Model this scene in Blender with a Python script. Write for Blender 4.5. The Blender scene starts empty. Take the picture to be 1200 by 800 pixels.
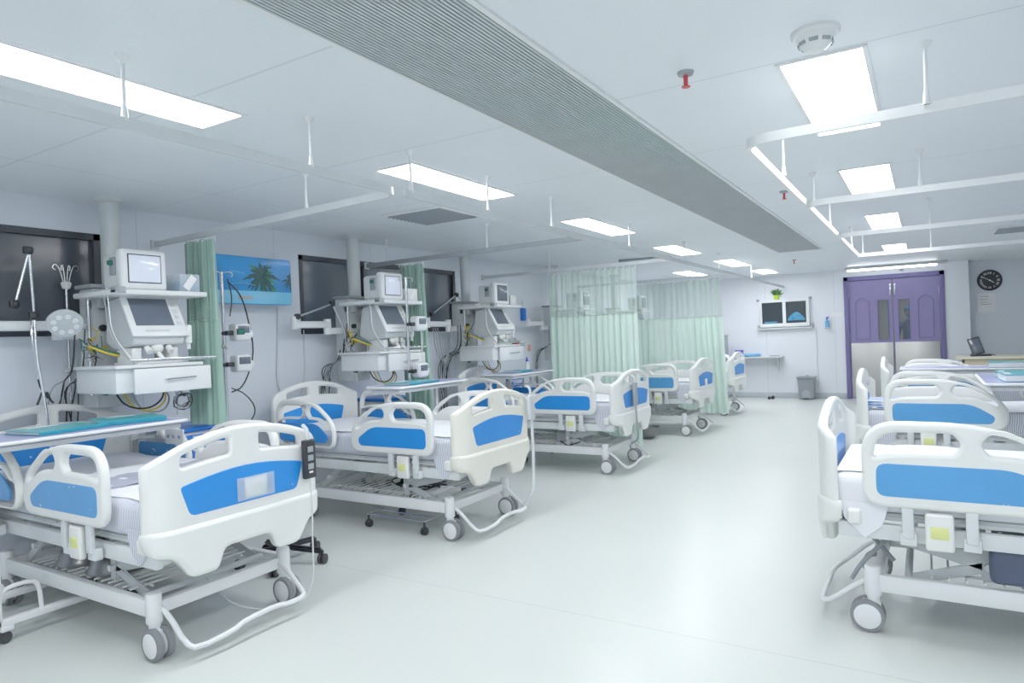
import bpy, bmesh, math, random
from mathutils import Vector, Matrix
random.seed(7)
PI = math.pi
scn = bpy.context.scene
col = scn.collection

# ------------------------------------------------------------------ materials
def lin(c):
    return tuple(((v/255)/12.92 if v/255 <= .04045 else ((v/255+.055)/1.055)**2.4) for v in c) + (1,)

def mat(name, rgb, rough=.5, metal=0, noise=.04, nscale=6, bump=0, bscale=40, emis=None, estr=0, spec=.5, coat=0):
    m = bpy.data.materials.new(name); m.use_nodes = True
    nt = m.node_tree; b = nt.nodes['Principled BSDF']
    b.inputs['Roughness'].default_value = rough
    b.inputs['Metallic'].default_value = metal
    b.inputs['Specular IOR Level'].default_value = spec
    b.inputs['Coat Weight'].default_value = coat
    tc = nt.nodes.new('ShaderNodeTexCoord')
    nz = nt.nodes.new('ShaderNodeTexNoise'); nz.inputs['Scale'].default_value = nscale; nz.inputs['Detail'].default_value = 3
    nt.links.new(tc.outputs['Object'], nz.inputs['Vector'])
    rp = nt.nodes.new('ShaderNodeValToRGB'); c = lin(rgb)
    rp.color_ramp.elements[0].position = .3; rp.color_ramp.elements[1].position = .7
    rp.color_ramp.elements[0].color = tuple(v*(1-noise) for v in c[:3])+(1,)
    rp.color_ramp.elements[1].color = tuple(min(1, v*(1+noise)) for v in c[:3])+(1,)
    nt.links.new(nz.outputs['Fac'], rp.inputs['Fac']); nt.links.new(rp.outputs['Color'], b.inputs['Base Color'])
    if bump:
        n2 = nt.nodes.new('ShaderNodeTexNoise'); n2.inputs['Scale'].default_value = bscale
        nt.links.new(tc.outputs['Object'], n2.inputs['Vector'])
        bp = nt.nodes.new('ShaderNodeBump'); bp.inputs['Strength'].default_value = bump; bp.inputs['Distance'].default_value = .01
        nt.links.new(n2.outputs['Fac'], bp.inputs['Height']); nt.links.new(bp.outputs['Normal'], b.inputs['Normal'])
    if emis:
        b.inputs['Emission Color'].default_value = lin(emis); b.inputs['Emission Strength'].default_value = estr
    return m

def math_node(nt, op, a, b=None, c=None):
    n = nt.nodes.new('ShaderNodeMath'); n.operation = op
    for i, v in enumerate((a, b, c)):
        if v is None: continue
        if isinstance(v, (int, float)): n.inputs[i].default_value = v
        else: nt.links.new(v, n.inputs[i])
    return n.outputs[0]

def seam_mat(name, rgb, seam, lines, rough=.5, spec=.5, width=.006, noise=.03, nscale=.6, soft=0):
    """surface with thin straight joints; lines = list of (axis, offset, period)"""
    m = mat(name, rgb, rough, noise=noise, nscale=nscale, spec=spec)
    nt = m.node_tree; b = nt.nodes['Principled BSDF']
    g = nt.nodes.new('ShaderNodeNewGeometry'); sp = nt.nodes.new('ShaderNodeSeparateXYZ')
    nt.links.new(g.outputs['Position'], sp.inputs[0])
    tot = None
    for ax, off, per in lines:
        v = math_node(nt, 'SUBTRACT', sp.outputs[ax], off)
        v = math_node(nt, 'DIVIDE', v, per)
        v = math_node(nt, 'ADD', v, .5)
        v = math_node(nt, 'FRACT', v)
        v = math_node(nt, 'SUBTRACT', v, .5)
        v = math_node(nt, 'ABSOLUTE', v)
        v = math_node(nt, 'LESS_THAN', v, width/per)
        tot = v if tot is None else math_node(nt, 'MAXIMUM', tot, v)
    mx = nt.nodes.new('ShaderNodeMixRGB'); mx.blend_type = 'MIX'
    nt.links.new(tot, mx.inputs['Fac'])
    src = b.inputs['Base Color'].links[0].from_socket
    nt.links.new(src, mx.inputs['Color1']); mx.inputs['Color2'].default_value = lin(seam)
    nt.links.new(mx.outputs['Color'], b.inputs['Base Color'])
    return m

def worn_blue(name, rgb, thr=.70):
    m = mat(name, rgb, .35, noise=.06, nscale=3)
    nt = m.node_tree; b = nt.nodes['Principled BSDF']
    tc = nt.nodes.new('ShaderNodeTexCoord')
    mp = nt.nodes.new('ShaderNodeMapping'); mp.inputs['Scale'].default_value = (1, 1, 1.6)
    nt.links.new(tc.outputs['Object'], mp.inputs[0])
    nz = nt.nodes.new('ShaderNodeTexNoise'); nz.inputs['Scale'].default_value = 13; nz.inputs['Detail'].default_value = 4
    nt.links.new(mp.outputs[0], nz.inputs['Vector'])
    f = math_node(nt, 'GREATER_THAN', nz.outputs['Fac'], thr)
    mx = nt.nodes.new('ShaderNodeMixRGB'); nt.links.new(f, mx.inputs['Fac'])
    src = b.inputs['Base Color'].links[0].from_socket
    nt.links.new(src, mx.inputs['Color1']); mx.inputs['Color2'].default_value = lin((205, 218, 228))
    nt.links.new(mx.outputs['Color'], b.inputs['Base Color'])
    return m

def stripe_mat(name, base, line, period=.012, axis=0, frac=.4):
    m = mat(name, base, .9, noise=.03, bump=.6, bscale=5)
    nt = m.node_tree; b = nt.nodes['Principled BSDF']
    tc = nt.nodes.new('ShaderNodeTexCoord'); sp = nt.nodes.new('ShaderNodeSeparateXYZ')
    nz = nt.nodes.new('ShaderNodeTexNoise'); nz.inputs['Scale'].default_value = 4
    nt.links.new(tc.outputs['Object'], nz.inputs['Vector'])
    nt.links.new(tc.outputs['Object'], sp.inputs[0])
    w = math_node(nt, 'MULTIPLY', nz.outputs['Fac'], .06)
    v = math_node(nt, 'ADD', sp.outputs[axis], w)
    v = math_node(nt, 'DIVIDE', v, period); v = math_node(nt, 'FRACT', v)
    v = math_node(nt, 'LESS_THAN', v, frac)
    mx = nt.nodes.new('ShaderNodeMixRGB'); nt.links.new(v, mx.inputs['Fac'])
    src = b.inputs['Base Color'].links[0].from_socket
    nt.links.new(src, mx.inputs['Color1']); mx.inputs['Color2'].default_value = lin(line)
    nt.links.new(mx.outputs['Color'], b.inputs['Base Color'])
    return m

def net_mat(name, rgb, alpha):
    m = mat(name, rgb, .8, noise=.08, nscale=9)
    nt = m.node_tree; b = nt.nodes['Principled BSDF']; out = nt.nodes['Material Output']
    tr = nt.nodes.new('ShaderNodeBsdfTransparent'); mx = nt.nodes.new('ShaderNodeMixShader')
    tc = nt.nodes.new('ShaderNodeTexCoord'); sp = nt.nodes.new('ShaderNodeSeparateXYZ')
    nt.links.new(tc.outputs['UV'], sp.inputs[0])
    fs = []
    for k, per in ((0, .011), (1, .011)):
        v = math_node(nt, 'DIVIDE', sp.outputs[k], per); v = math_node(nt, 'FRACT', v)
        fs.append(math_node(nt, 'LESS_THAN', v, .26))
    v = math_node(nt, 'MAXIMUM', fs[0], fs[1])
    v = math_node(nt, 'MULTIPLY_ADD', v, .45, alpha)
    nt.links.new(v, mx.inputs['Fac']); nt.links.new(tr.outputs[0], mx.inputs[1]); nt.links.new(b.outputs[0], mx.inputs[2])
    nt.links.new(mx.outputs[0], out.inputs['Surface'])
    return m

def cloth_mat(name, rgb, trans=.35):
    m = mat(name, rgb, .85, noise=.04, nscale=3)
    nt = m.node_tree; b = nt.nodes['Principled BSDF']; out = nt.nodes['Material Output']
    t = nt.nodes.new('ShaderNodeBsdfTranslucent'); t.inputs['Color'].default_value = lin(rgb)
    mx = nt.nodes.new('ShaderNodeMixShader'); mx.inputs['Fac'].default_value = trans
    nt.links.new(b.outputs[0], mx.inputs[1]); nt.links.new(t.outputs[0], mx.inputs[2]); nt.links.new(mx.outputs[0], out.inputs['Surface'])
    return m

def clear_mat(name, rgb, fac=.35, rough=.1):
    m = mat(name, rgb, rough, noise=.02)
    nt = m.node_tree; b = nt.nodes['Principled BSDF']; out = nt.nodes['Material Output']
    t = nt.nodes.new('ShaderNodeBsdfTransparent')
    mx = nt.nodes.new('ShaderNodeMixShader'); mx.inputs['Fac'].default_value = fac
    nt.links.new(t.outputs[0], mx.inputs[1]); nt.links.new(b.outputs[0], mx.inputs[2]); nt.links.new(mx.outputs[0], out.inputs['Surface'])
    return m

M = dict(
    wall=seam_mat('wall_panel', (216, 223, 232), (196, 203, 212), [(1, .35, 1.22)], .45, width=.004),
    farwall=seam_mat('far_wall_panel', (222, 226, 234), (196, 203, 212), [(0, -1.47, 1.25)], .5, width=.004),
    ceil=seam_mat('ceiling_panel', (226, 232, 237), (206, 213, 220), [(1, 1.70, 1.13), (0, -4.05, 2.45)], .38, width=.006),
    floor=seam_mat('vinyl_floor', (206, 211, 206), (184, 190, 186), [(1, 3.03, 6.2)], .30, width=.003, noise=.035, spec=.5),
    skirting=mat('grey_skirting', (176, 184, 190), .5),
    darkframe=mat('dark_window_frame', (46, 50, 58), .4),
    darkglass=mat('tinted_window_film', (84, 94, 106), .22, noise=.08, nscale=1.2, spec=.6),
    darkglass2=mat('tinted_window_glass', (68, 72, 80), .18, noise=.06, nscale=1.2, spec=.6),
    white=mat('white_enamel', (226, 229, 230), .35, noise=.02),
    plastic=mat('white_bed_plastic', (232, 234, 230), .33, noise=.025, nscale=4),
    ivory=mat('ivory_bed_plastic', (236, 234, 222), .33, noise=.025, nscale=4),
    frame=mat('painted_bed_steel', (214, 219, 221), .4, noise=.04),
    greyframe=mat('grey_bed_steel', (186, 192, 194), .45, noise=.05),
    blue=worn_blue('blue_laminate', (22, 132, 224), .74),
    blueworn=worn_blue('worn_blue_laminate', (70, 150, 216), .70),
    brightblue=mat('blue_plastic', (20, 110, 212), .35),
    steel=mat('stainless_steel', (132, 132, 134), .28, 1, noise=.05),
    brushed=mat('brushed_kick_plate', (188, 186, 182), .4, 1, noise=.05, nscale=2),
    chrome=mat('chrome_pole', (210, 213, 216), .18, 1, noise=.02),
    black=mat('black_plastic', (26, 28, 34), .4),
    rubber=mat('grey_rubber', (120, 124, 128), .6),
    darkrubber=mat('dark_rubber', (50, 52, 56), .6),
    screen=mat('dark_screen', (88, 98, 112), .15, noise=.05),
    screenlit=mat('pale_screen', (205, 212, 226), .12, noise=.05, emis=(200, 208, 226), estr=.25),
    greyplastic=mat('grey_plastic', (150, 158, 164), .45),
    lightgrey=mat('light_grey_plastic', (200, 206, 208), .4),
    teal=mat('teal_folder', (20, 168, 178), .35, noise=.05, coat=.3),
    tealdark=mat('deep_teal_folder', (8, 136, 160), .4),
    paper=mat('white_paper', (238, 238, 238), .8),
    lavender=mat('lavender_laminate', (172, 176, 224), .25, noise=.04),
    mint=cloth_mat('mint_curtain_cloth', (212, 232, 222)),
    mintnet=net_mat('mint_curtain_net', (200, 222, 210), .26),
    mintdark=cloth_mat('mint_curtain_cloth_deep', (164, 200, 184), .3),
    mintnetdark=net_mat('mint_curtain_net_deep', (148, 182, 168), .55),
    sheet=mat('white_bed_sheet', (236, 238, 244), .9, noise=.02, bump=.5, bscale=4),
    stripes=stripe_mat('striped_ticking', (222, 225, 233), (160, 167, 188), .012, 0, .40),
    greysheet=mat('grey_draw_sheet', (166, 170, 188), .7, noise=.05, bump=.4, bscale=5),
    tan=mat('tan_mattress_corner', (196, 156, 138), .7),
    purple=mat('purple_door_paint', (126, 114, 166), .45, noise=.03),
    purpledark=mat('purple_frame_paint', (98, 90, 146), .45, noise=.03),
    glass=clear_mat('door_glass', (120, 135, 150), .25),
    clear=clear_mat('clear_plastic', (210, 225, 235), .35),
    desk=mat('beech_desk_laminate', (226, 218, 196), .5, noise=.06, nscale=3),
    deskfront=mat('beech_desk_front', (206, 194, 166), .5, noise=.06, nscale=3),
    navy=mat('navy_vinyl', (62, 72, 98), .5, noise=.08),
    yellow=mat('yellow_label', (222, 226, 140), .6),
    green=mat('plant_leaves', (62, 110, 52), .6, noise=.3, nscale=30),
    lime=mat('lime_pot', (186, 214, 40), .5),
    red=mat('red_glass_bulb', (200, 50, 60), .3),
    sky=mat('picture_sky', (10, 134, 208), .3, noise=.22, nscale=5, coat=.1),
    picband=mat('picture_band', (112, 190, 228), .25, noise=.03),
    palm=mat('picture_palm', (24, 74, 74), .4, noise=.3, nscale=30),
    palm2=mat('picture_palm_green', (40, 120, 90), .4, noise=.3, nscale=30),
    film=mat('xray_film', (38, 46, 56), .2),
    filmreflect=mat('xray_blue_reflection', (64, 140, 186), .25, noise=.3, nscale=12),
    grille=mat('slotted_grille_metal', (176, 184, 188), .5),
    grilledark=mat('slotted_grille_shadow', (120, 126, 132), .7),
    light=mat('light_diffuser', (255, 255, 255), .5, emis=(246, 250, 255), estr=22),
    lightfar=mat('light_tube', (255, 255, 255), .5, emis=(244, 250, 255), estr=14),
    bin=mat('grey_bin_plastic', (128, 136, 142), .45),
    bluecloth=mat('blue_cloth', (96, 170, 226), .8),
    violet=mat('violet_box', (58, 62, 190), .5),
    skin=mat('skin', (214, 170, 146), .6),
    scrubs=mat('navy_scrubs', (48, 72, 112), .8),
    cap=mat('sky_blue_cap', (60, 160, 214), .8),
    cablegreen=mat('green_hose', (20, 96, 84), .5),
    cableyellow=mat('yellow_hose', (222, 190, 40), .5),
    corridor=mat('corridor_paint', (176, 170, 156), .7),
)

# ------------------------------------------------------------------ mesh helpers
def finish(bm, name, m, parent=None, loc=None, ang=.6):
    me = bpy.data.meshes.new(name)
    bm.normal_update()
    for f in bm.faces: f.smooth = True
    for e in bm.edges:
        if len(e.link_faces) == 2 and e.calc_face_angle(0) > ang: e.smooth = False
    bm.to_mesh(me); bm.free()
    me.materials.append(M[m] if isinstance(m, str) else m)
    o = bpy.data.objects.new(name, me); col.objects.link(o)
    if parent: o.parent = parent
    if loc: o.location = loc
    return o

class B:
    """collects shapes for ONE object"""
    def __init__(s): s.bm = bmesh.new()
    def _merge(s, tmp, mtx=None):
        if mtx is not None: bmesh.ops.transform(tmp, matrix=mtx, verts=tmp.verts)
        me = bpy.data.meshes.new('tmp'); tmp.to_mesh(me); tmp.free(); s.bm.from_mesh(me); bpy.data.meshes.remove(me)
    def box(s, x0, x1, y0, y1, z0, z1, bev=0, seg=2, rot=None):
        t = bmesh.new(); bmesh.ops.create_cube(t, size=1)
        sx, sy, sz = abs(x1-x0), abs(y1-y0), abs(z1-z0)
        bmesh.ops.scale(t, vec=(sx, sy, sz), verts=t.verts)
        if bev: bmesh.ops.bevel(t, geom=t.edges[:], offset=min(bev, .49*min(sx, sy, sz)), segments=seg, affect='EDGES', profile=.5)
        mt = Matrix.Translation(((x0+x1)/2, (y0+y1)/2, (z0+z1)/2))
        if rot: mt = mt @ rot
        s._merge(t, mt); return s
    def cyl(s, p0, p1, r0, r1=None, n=20, bev=0):
        p0, p1 = Vector(p0), Vector(p1); d = p1-p0
        t = bmesh.new()
        bmesh.ops.create_cone(t, cap_ends=True, segments=n, radius1=r0, radius2=(r0 if r1 is None else r1), depth=d.length)
        if bev:
            es = [e for e in t.edges if abs(e.calc_face_angle(0)) > .9]
            bmesh.ops.bevel(t, geom=es, offset=bev, segments=2, affect='EDGES', profile=.5)
        q = d.to_track_quat('Z', 'Y').to_matrix().to_4x4()
        s._merge(t, Matrix.Translation((p0+p1)/2) @ q); return s
    def sph(s, c, r, sc=(1, 1, 1), u=16, v=10):
        t = bmesh.new(); bmesh.ops.create_uvsphere(t, u_segments=u, v_segments=v, radius=r)
        bmesh.ops.scale(t, vec=sc, verts=t.verts)
        s._merge(t, Matrix.Translation(c)); return s
    def tube(s, pts, r, n=8, smooth=0, closed=False):
        P = [Vector(p) for p in pts]
        for _ in range(smooth):
            Q = [P[0]] if not closed else []
            rng = range(len(P)-1) if not closed else range(len(P))
            for i in rng:
                a, b = P[i], P[(i+1) % len(P)]
                Q += [a.lerp(b, .25), a.lerp(b, .75)]
            if not closed: Q.append(P[-1])
            P = Q
        rings = []; prev = None; N = len(P)
        for i, p in enumerate(P):
            if closed: d = (P[(i+1) % N]-P[i-1]).normalized()
            else: d = (P[min(i+1, N-1)]-P[max(i-1, 0)]).normalized()
            if prev is None:
                a = Vector((0, 0, 1)) if abs(d.z) < .9 else Vector((1, 0, 0))
                nrm = d.cross(a).normalized()
            else:
                nrm = (prev-d*prev.dot(d)).normalized()
            prev = nrm; bn = d.cross(nrm)
            rings.append([s.bm.verts.new(p+(nrm*math.cos(2*PI*k/n)+bn*math.sin(2*PI*k/n))*r) for k in range(n)])
        for i in range(N if closed else N-1):
            A, C = rings[i], rings[(i+1) % N]
            for k in range(n):
                s.bm.faces.new((A[k], A[(k+1) % n], C[(k+1) % n], C[k]))
        if not closed:
            s.bm.faces.new(rings[0][::-1]); s.bm.faces.new(rings[-1])
        return s
    def lathe(s, prof, c=(0, 0, 0), n=28, axis='Z'):
        rings = []; c = Vector(c)
        def pt(r, h, a):
            x, y = r*math.cos(a), r*math.sin(a)
            return c+(Vector((x, y, h)) if axis == 'Z' else Vector((h, x, y)) if axis == 'X' else Vector((x, h, y)))
        for r, h in prof:
            rings.append([s.bm.verts.new(pt(max(r, .0004), h, 2*PI*k/n)) for k in range(n)])
        for A, C in zip(rings, rings[1:]):
            for k in range(n): s.bm.faces.new((A[k], A[(k+1) % n], C[(k+1) % n], C[k]))
        return s
    def poly(s, pts, d):
        """prism: polygon pts (3D) pushed along d"""
        d = Vector(d); a = [s.bm.verts.new(Vector(p)) for p in pts]; b = [s.bm.verts.new(Vector(p)+d) for p in pts]
        n = len(pts)
        s.bm.faces.new(a[::-1]); s.bm.faces.new(b)
        for i in range(n): s.bm.faces.new((a[i], a[(i+1) % n], b[(i+1) % n], b[i]))
        return s
    def bar(s, p0, p1, w, h, bev=.004, up=(0, 0, 1)):
        p0, p1 = Vector(p0), Vector(p1); d = p1-p0; L = d.length; d.normalize()
        u = Vector(up); sd = d.cross(u)
        if sd.length < 1e-3: sd = d.cross(Vector((1, 0, 0)))
        sd.normalize(); u = sd.cross(d)
        t = bmesh.new(); bmesh.ops.create_cube(t, size=1); bmesh.ops.scale(t, vec=(L, w, h), verts=t.verts)
        if bev: bmesh.ops.bevel(t, geom=t.edges[:], offset=min(bev, .45*min(w, h)), segments=2, affect='EDGES')
        m = Matrix((d, sd, u)).transposed().to_4x4()
        s._merge(t, Matrix.Translation((p0+p1)/2) @ m); return s
    def mesh(s, me, mtx=None):
        t = bmesh.new(); t.from_mesh(me); s._merge(t, mtx); return s
    def done(s, name, m, parent=None, loc=None, ang=.6):
        bmesh.ops.recalc_face_normals(s.bm, faces=s.bm.faces)
        return finish(s.bm, name, m, parent, loc, ang)

def rnd(pts, rad, n=6):
    """round the corners of a polygon (2D); rad = one value or a list"""
    N = len(pts); out = []
    for i in range(N):
        r = rad[i] if isinstance(rad, (list, tuple)) else rad
        p, a, b = Vector(pts[i]), Vector(pts[i-1]), Vector(pts[(i+1) % N])
        if r <= 0: out.append(tuple(p)); continue
        la, lb = (a-p).length, (b-p).length
        ra = min(r, la*.49); rb = min(r, lb*.49)
        s, e = p+(a-p).normalized()*ra, p+(b-p).normalized()*rb
        for k in range(n+1):
            t = k/n; out.append(tuple(s*(1-t)**2+p*2*t*(1-t)+e*t*t))
    return out

def plate_mesh(outer, holes, th, bev, res=2):
    cu = bpy.data.curves.new('c', 'CURVE'); cu.dimensions = '2D'; cu.fill_mode = 'BOTH'
    cu.extrude = max(th/2-bev, .0003); cu.bevel_depth = bev; cu.bevel_resolution = res; cu.offset = -bev
    for ps in [outer]+list(holes):
        sp = cu.splines.new('POLY'); sp.points.add(len(ps)-1); sp.use_cyclic_u = True
        for q, p in zip(sp.points, ps): q.co = (p[0], p[1], 0, 1)
    o = bpy.data.objects.new('c', cu); col.objects.link(o)
    dg = bpy.context.evaluated_depsgraph_get(); dg.update()
    me = bpy.data.meshes.new_from_object(o.evaluated_get(dg))
    bpy.data.objects.remove(o); bpy.data.curves.remove(cu)
    return me
# plane frames for plates: local (a, b, n) -> world
YZ = lambda x: Matrix(((0, 0, 1, x), (1, 0, 0, 0), (0, 1, 0, 0), (0, 0, 0, 1)))   # a->y, b->z, normal x
XZ = lambda y: Matrix(((1, 0, 0, 0), (0, 0, -1, y), (0, 1, 0, 0), (0, 0, 0, 1)))  # a->x, b->z
XY = lambda z: Matrix.Translation((0, 0, z))

def tag(o, label=None, cat=None, group=None, kind=None):
    if label: o['label'] = label
    if cat: o['category'] = cat
    if group: o['group'] = group
    if kind: o['kind'] = kind
    return o
def thing(name, label, cat, loc=(0, 0, 0), rz=0, group=None):
    o = bpy.data.objects.new(name, None); col.objects.link(o); o.empty_display_size = .1
    o.location = loc; o.rotation_euler = (0, 0, rz)
    return tag(o, label, cat, group)
def struct(b, name, m, **k):
    return tag(b.done(name, m, **k), kind='structure')
def copy_tree(o, parent=None):
    c = o.copy(); col.objects.link(c)
    if parent: c.parent = parent
    for ch in list(o.children): copy_tree(ch, c)
    return c

# ------------------------------------------------------------------ room shell
CZ = 2.44; WX = -4.9; RX = 1.95; FY = 14.2; BY = -2.6
struct(B().box(WX-.2, RX+.2, BY-.2, 18.0, -.12, 0), 'floor', 'floor')
struct(B().box(WX-.2, RX+.2, BY-.2, 18.0, CZ, CZ+.12), 'ceiling', 'ceil')
# left wall with two window openings
wins = [(-1.9, 2.53, 1.53, 2.235), (4.28, 6.70, 1.51, 2.245)]
b = B(); ys = BY
for (a, c, z0, z1) in wins:
    b.box(WX-.14, WX, ys, a, 0, CZ); b.box(WX-.14, WX, a, c, 0, z0); b.box(WX-.14, WX, a, c, z1, CZ); ys = c
b.box(WX-.14, WX, ys, FY+.1, 0, CZ)
struct(b, 'wall_left', 'wall')
for i, (a, c, z0, z1) in enumerate(wins):
    x = WX-.015
    fr = B()
    w = .045
    fr.box(x-.05, x+.02, a, c, z0, z0+w); fr.box(x-.05, x+.02, a, c, z1-w, z1)
    fr.box(x-.05, x+.02, a, a+w, z0, z1); fr.box(x-.05, x+.02, c-w, c, z0, z1)
    if i == 1: fr.box(x-.05, x+.02, 5.12, 5.18, z0, z1)
    else: fr.box(x-.05, x+.02, .2, .25, z0, z1)
    f = struct(fr, 'window_%d' % (i+1), 'darkframe')
    B().box(x-.035, x-.02, a+.02, c-.02, z0+.02, z1-.02).done('window_pane', 'darkglass' if i else 'darkglass2', f)
struct(B().box(WX, WX+.012, BY, FY, 0, .1, .003), 'baseboard_left', 'skirting')
# far wall with the double door opening
DX0, DX1, DZ = -1.25, .26, 2.25
b = B(); b.box(WX, DX0, FY, FY+.15, 0, CZ); b.box(DX1, .67, FY, FY+.15, 0, CZ); b.box(DX0, DX1, FY, FY+.15, DZ, CZ)
struct(b, 'wall_back', 'farwall')
b = B(); b.box(.67, RX, FY+.3, FY+.42, 0, CZ); b.box(.63, .67, FY+.15, FY+.42, 0, CZ)
struct(b, 'wall_alcove', 'wall')
struct(B().box(WX, DX0-.06, FY-.014, FY, 0, .11, .003), 'baseboard_back', 'skirting')
struct(B().box(RX, RX+.12, BY, FY+.45, 0, CZ), 'wall_right', 'wall')
struct(B().box(WX-.1, RX+.1, BY-.12, BY, 0, CZ), 'wall_front', 'wall')
# corridor beyond the door
b = B(); b.box(-2.4, -2.3, FY+.15, 17.9, 0, CZ); b.box(1.0, 1.1, FY+.45, 17.9, 0, CZ); b.box(-2.4, 1.1, 17.8, 17.9, 0, CZ)
struct(b, 'wall_corridor', 'corridor')

# double door
fr = B(); fr.box(DX0-.05, DX0+.03, FY-.03, FY+.12, 0, DZ+.05, .005); fr.box(DX1-.03, DX1+.05, FY-.03, FY+.12, 0, DZ+.05, .005); fr.box(DX0-.05, DX1+.05, FY-.03, FY+.12, DZ-.03, DZ+.05, .005)
door = struct(fr, 'door_1', 'purpledark')
mid = (DX0+DX1)/2
for s, (x0, x1) in ((-1, (DX0+.035, mid-.006)), (1, (mid+.006, DX1-.035))):
    wx0, wx1 = (x1-.24, x1-.07) if s < 0 else (x0+.08, x0+.25)
    me = plate_mesh([(x0, .01), (x1, .01), (x1, DZ-.035), (x0, DZ-.035)], [rnd([(wx0, 1.10), (wx1, 1.10), (wx1, 1.83), (wx0, 1.83)], .01)], .045, .003)
    lf = B().mesh(me, XZ(FY+.03)).done('door_leaf', 'purple', door)
    px0, px1 = (x0+.10, x0+.33) if s < 0 else (x1-.33, x1-.10)
    ar = [(px0, 1.12), (px1, 1.12), (px1, 1.80)] + [(px1-(px1-px0)*t, 1.80+.09*math.sin(PI*t)) for t in (.2, .35, .5, .65, .8)] + [(px0, 1.80)]
    q = B().tube([(x, FY+.006, z) for x, z in ar], .012, 6, closed=True); q.done('panel_moulding', 'purple', lf)
    B().box(wx0, wx1, FY+.025, FY+.033, 1.10, 1.83).done('glass_pane', 'glass', lf)
    B().tube([(wx0, FY+.004, 1.10), (wx1, FY+.004, 1.10), (wx1, FY+.004, 1.83), (wx0, FY+.004, 1.83)], .008, 6, closed=True).done('window_trim', 'purpledark', lf)
    B().box(x0+.01, x1-.01, FY, FY+.008, .03, 1.05, .002).done('kick_plate', 'brushed', lf)
    hx = x1-.03 if s < 0 else x0+.03
    B().box(hx-.014, hx+.014, FY-.012, FY+.01, 1.92, 2.12, .004).done('flush_bolt', 'chrome', lf)
    hg = x0 if s < 0 else x1
    for z in (.35, 1.15, 1.95): B().cyl((hg, FY+.0, z-.06), (hg, FY+.0, z+.06), .009).done('hinge', 'chrome', lf)

# ------------------------------------------------------------------ ceiling fittings
def light_panel(x0, x1, y0, y1, label, group='recessed ceiling light panels', far=False):
    t = thing('ceiling_light', label, 'light', ((x0+x1)/2, (y0+y1)/2, CZ), 0, group)
    hx, hy = (x1-x0)/2, (y1-y0)/2; w = .018
    f = B(); f.box(-hx-w, hx+w, -hy-w, -hy, -.008, .002); f.box(-hx-w, hx+w, hy, hy+w, -.008, .002); f.box(-hx-w, -hx, -hy, hy, -.008, .002); f.box(hx, hx+w, -hy, hy, -.008, .002)
    f.done('frame', 'white', t)
    B().box(-hx, hx, -hy, hy, -.004, .0).done('diffuser', 'light', t)
LP = [(-2.84, -2.56, .75, 1.95, 'long white light panel above the nearest left bed, top left of photo'),
      (-2.78, -2.51, 3.06, 4.20, 'bright light panel above the second left bed'),
      (-2.78, -2.52, 5.46, 6.62, 'bright light panel above the third left bed'),
      (-2.80, -2.53, 7.95, 9.06, 'bright light panel above the fourth left bed'),
      (-2.68, -2.40, 10.25, 11.4, 'bright light panel above the fifth left bed'),
      (-2.62, -2.34, 12.5, 13.5, 'farthest light panel over the left beds'),
      (-3.75, -3.45, 11.6, 12.7, 'light panel over the far left corner by the wall'),
      (-.46, -.17, 2.86, 4.03, 'largest bright light panel over the nearest right bed'),
      (-.46, -.17, 5.04, 5.99, 'light panel behind the second right curtain rail'),
      (-.46, -.19, 7.31, 8.56, 'light panel behind the third right curtain rail'),
      (-.46, -.19, 10.25, 11.45, 'farthest square looking light panel on the right'),
      (-2.84, -2.56, -1.6, -.4, None), (-.46, -.17, .5, 1.7, None), (-.46, -.17, -1.9, -.7, None), (1.2, 1.5, -.5, .7, None)]  # None entries: unseen panels added behind the viewer to light the room
for x0, x1, y0, y1, lb in LP:
    light_panel(x0, x1, y0, y1, lb or 'unseen white light panel added to the ceiling behind the viewer')
# surface tube light above the door
t = thing('tube_light', 'long thin fluorescent tube light on the ceiling before the purple door', 'light', (-.50, 13.7, CZ))
B().box(-.72, .86, -.06, .06, -.05, 0, .01).done('housing', 'lightgrey', t)
B().cyl((-.68, -.02, -.062), (.70, -.02, -.062), .016).done('tube', 'lightfar', t)
t = thing('tube_light', 'short dim tube light on the ceiling behind the first drawn curtain', 'light', (-3.3, 9.0, CZ), .25)
B().box(-.36, .36, -.05, .05, -.045, 0, .01).done('housing', 'greyplastic', t)
B().cyl((-.34, 0, -.05), (.34, 0, -.05), .014).done('tube', 'white', t)

# linear slotted grille
t = thing('ceiling_grille', 'long grey slotted air grille running down the ceiling', 'air vent', (-1.425, 0, CZ))
B().box(-.265, .265, -2.3, 9.86, -.004, 0).done('backing', 'grilledark', t)
f = B(); f.box(-.285, -.265, -2.32, 9.88, -.012, 0); f.box(.265, .285, -2.32, 9.88, -.012, 0); f.box(-.265, .265, 9.86, 9.88, -.012, 0); f.box(-.265, .265, -2.32, -2.3, -.012, 0)
f.done('frame', 'white', t)
f = B(); n = 34
for i in range(n):
    x = -.265+.53*(i+.5)/n
    f.box(x-.0045, x+.0045, -2.3, 9.86, -.014, -.004)
tag(f.done('slat', 'grille', t), kind='stuff')

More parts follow.
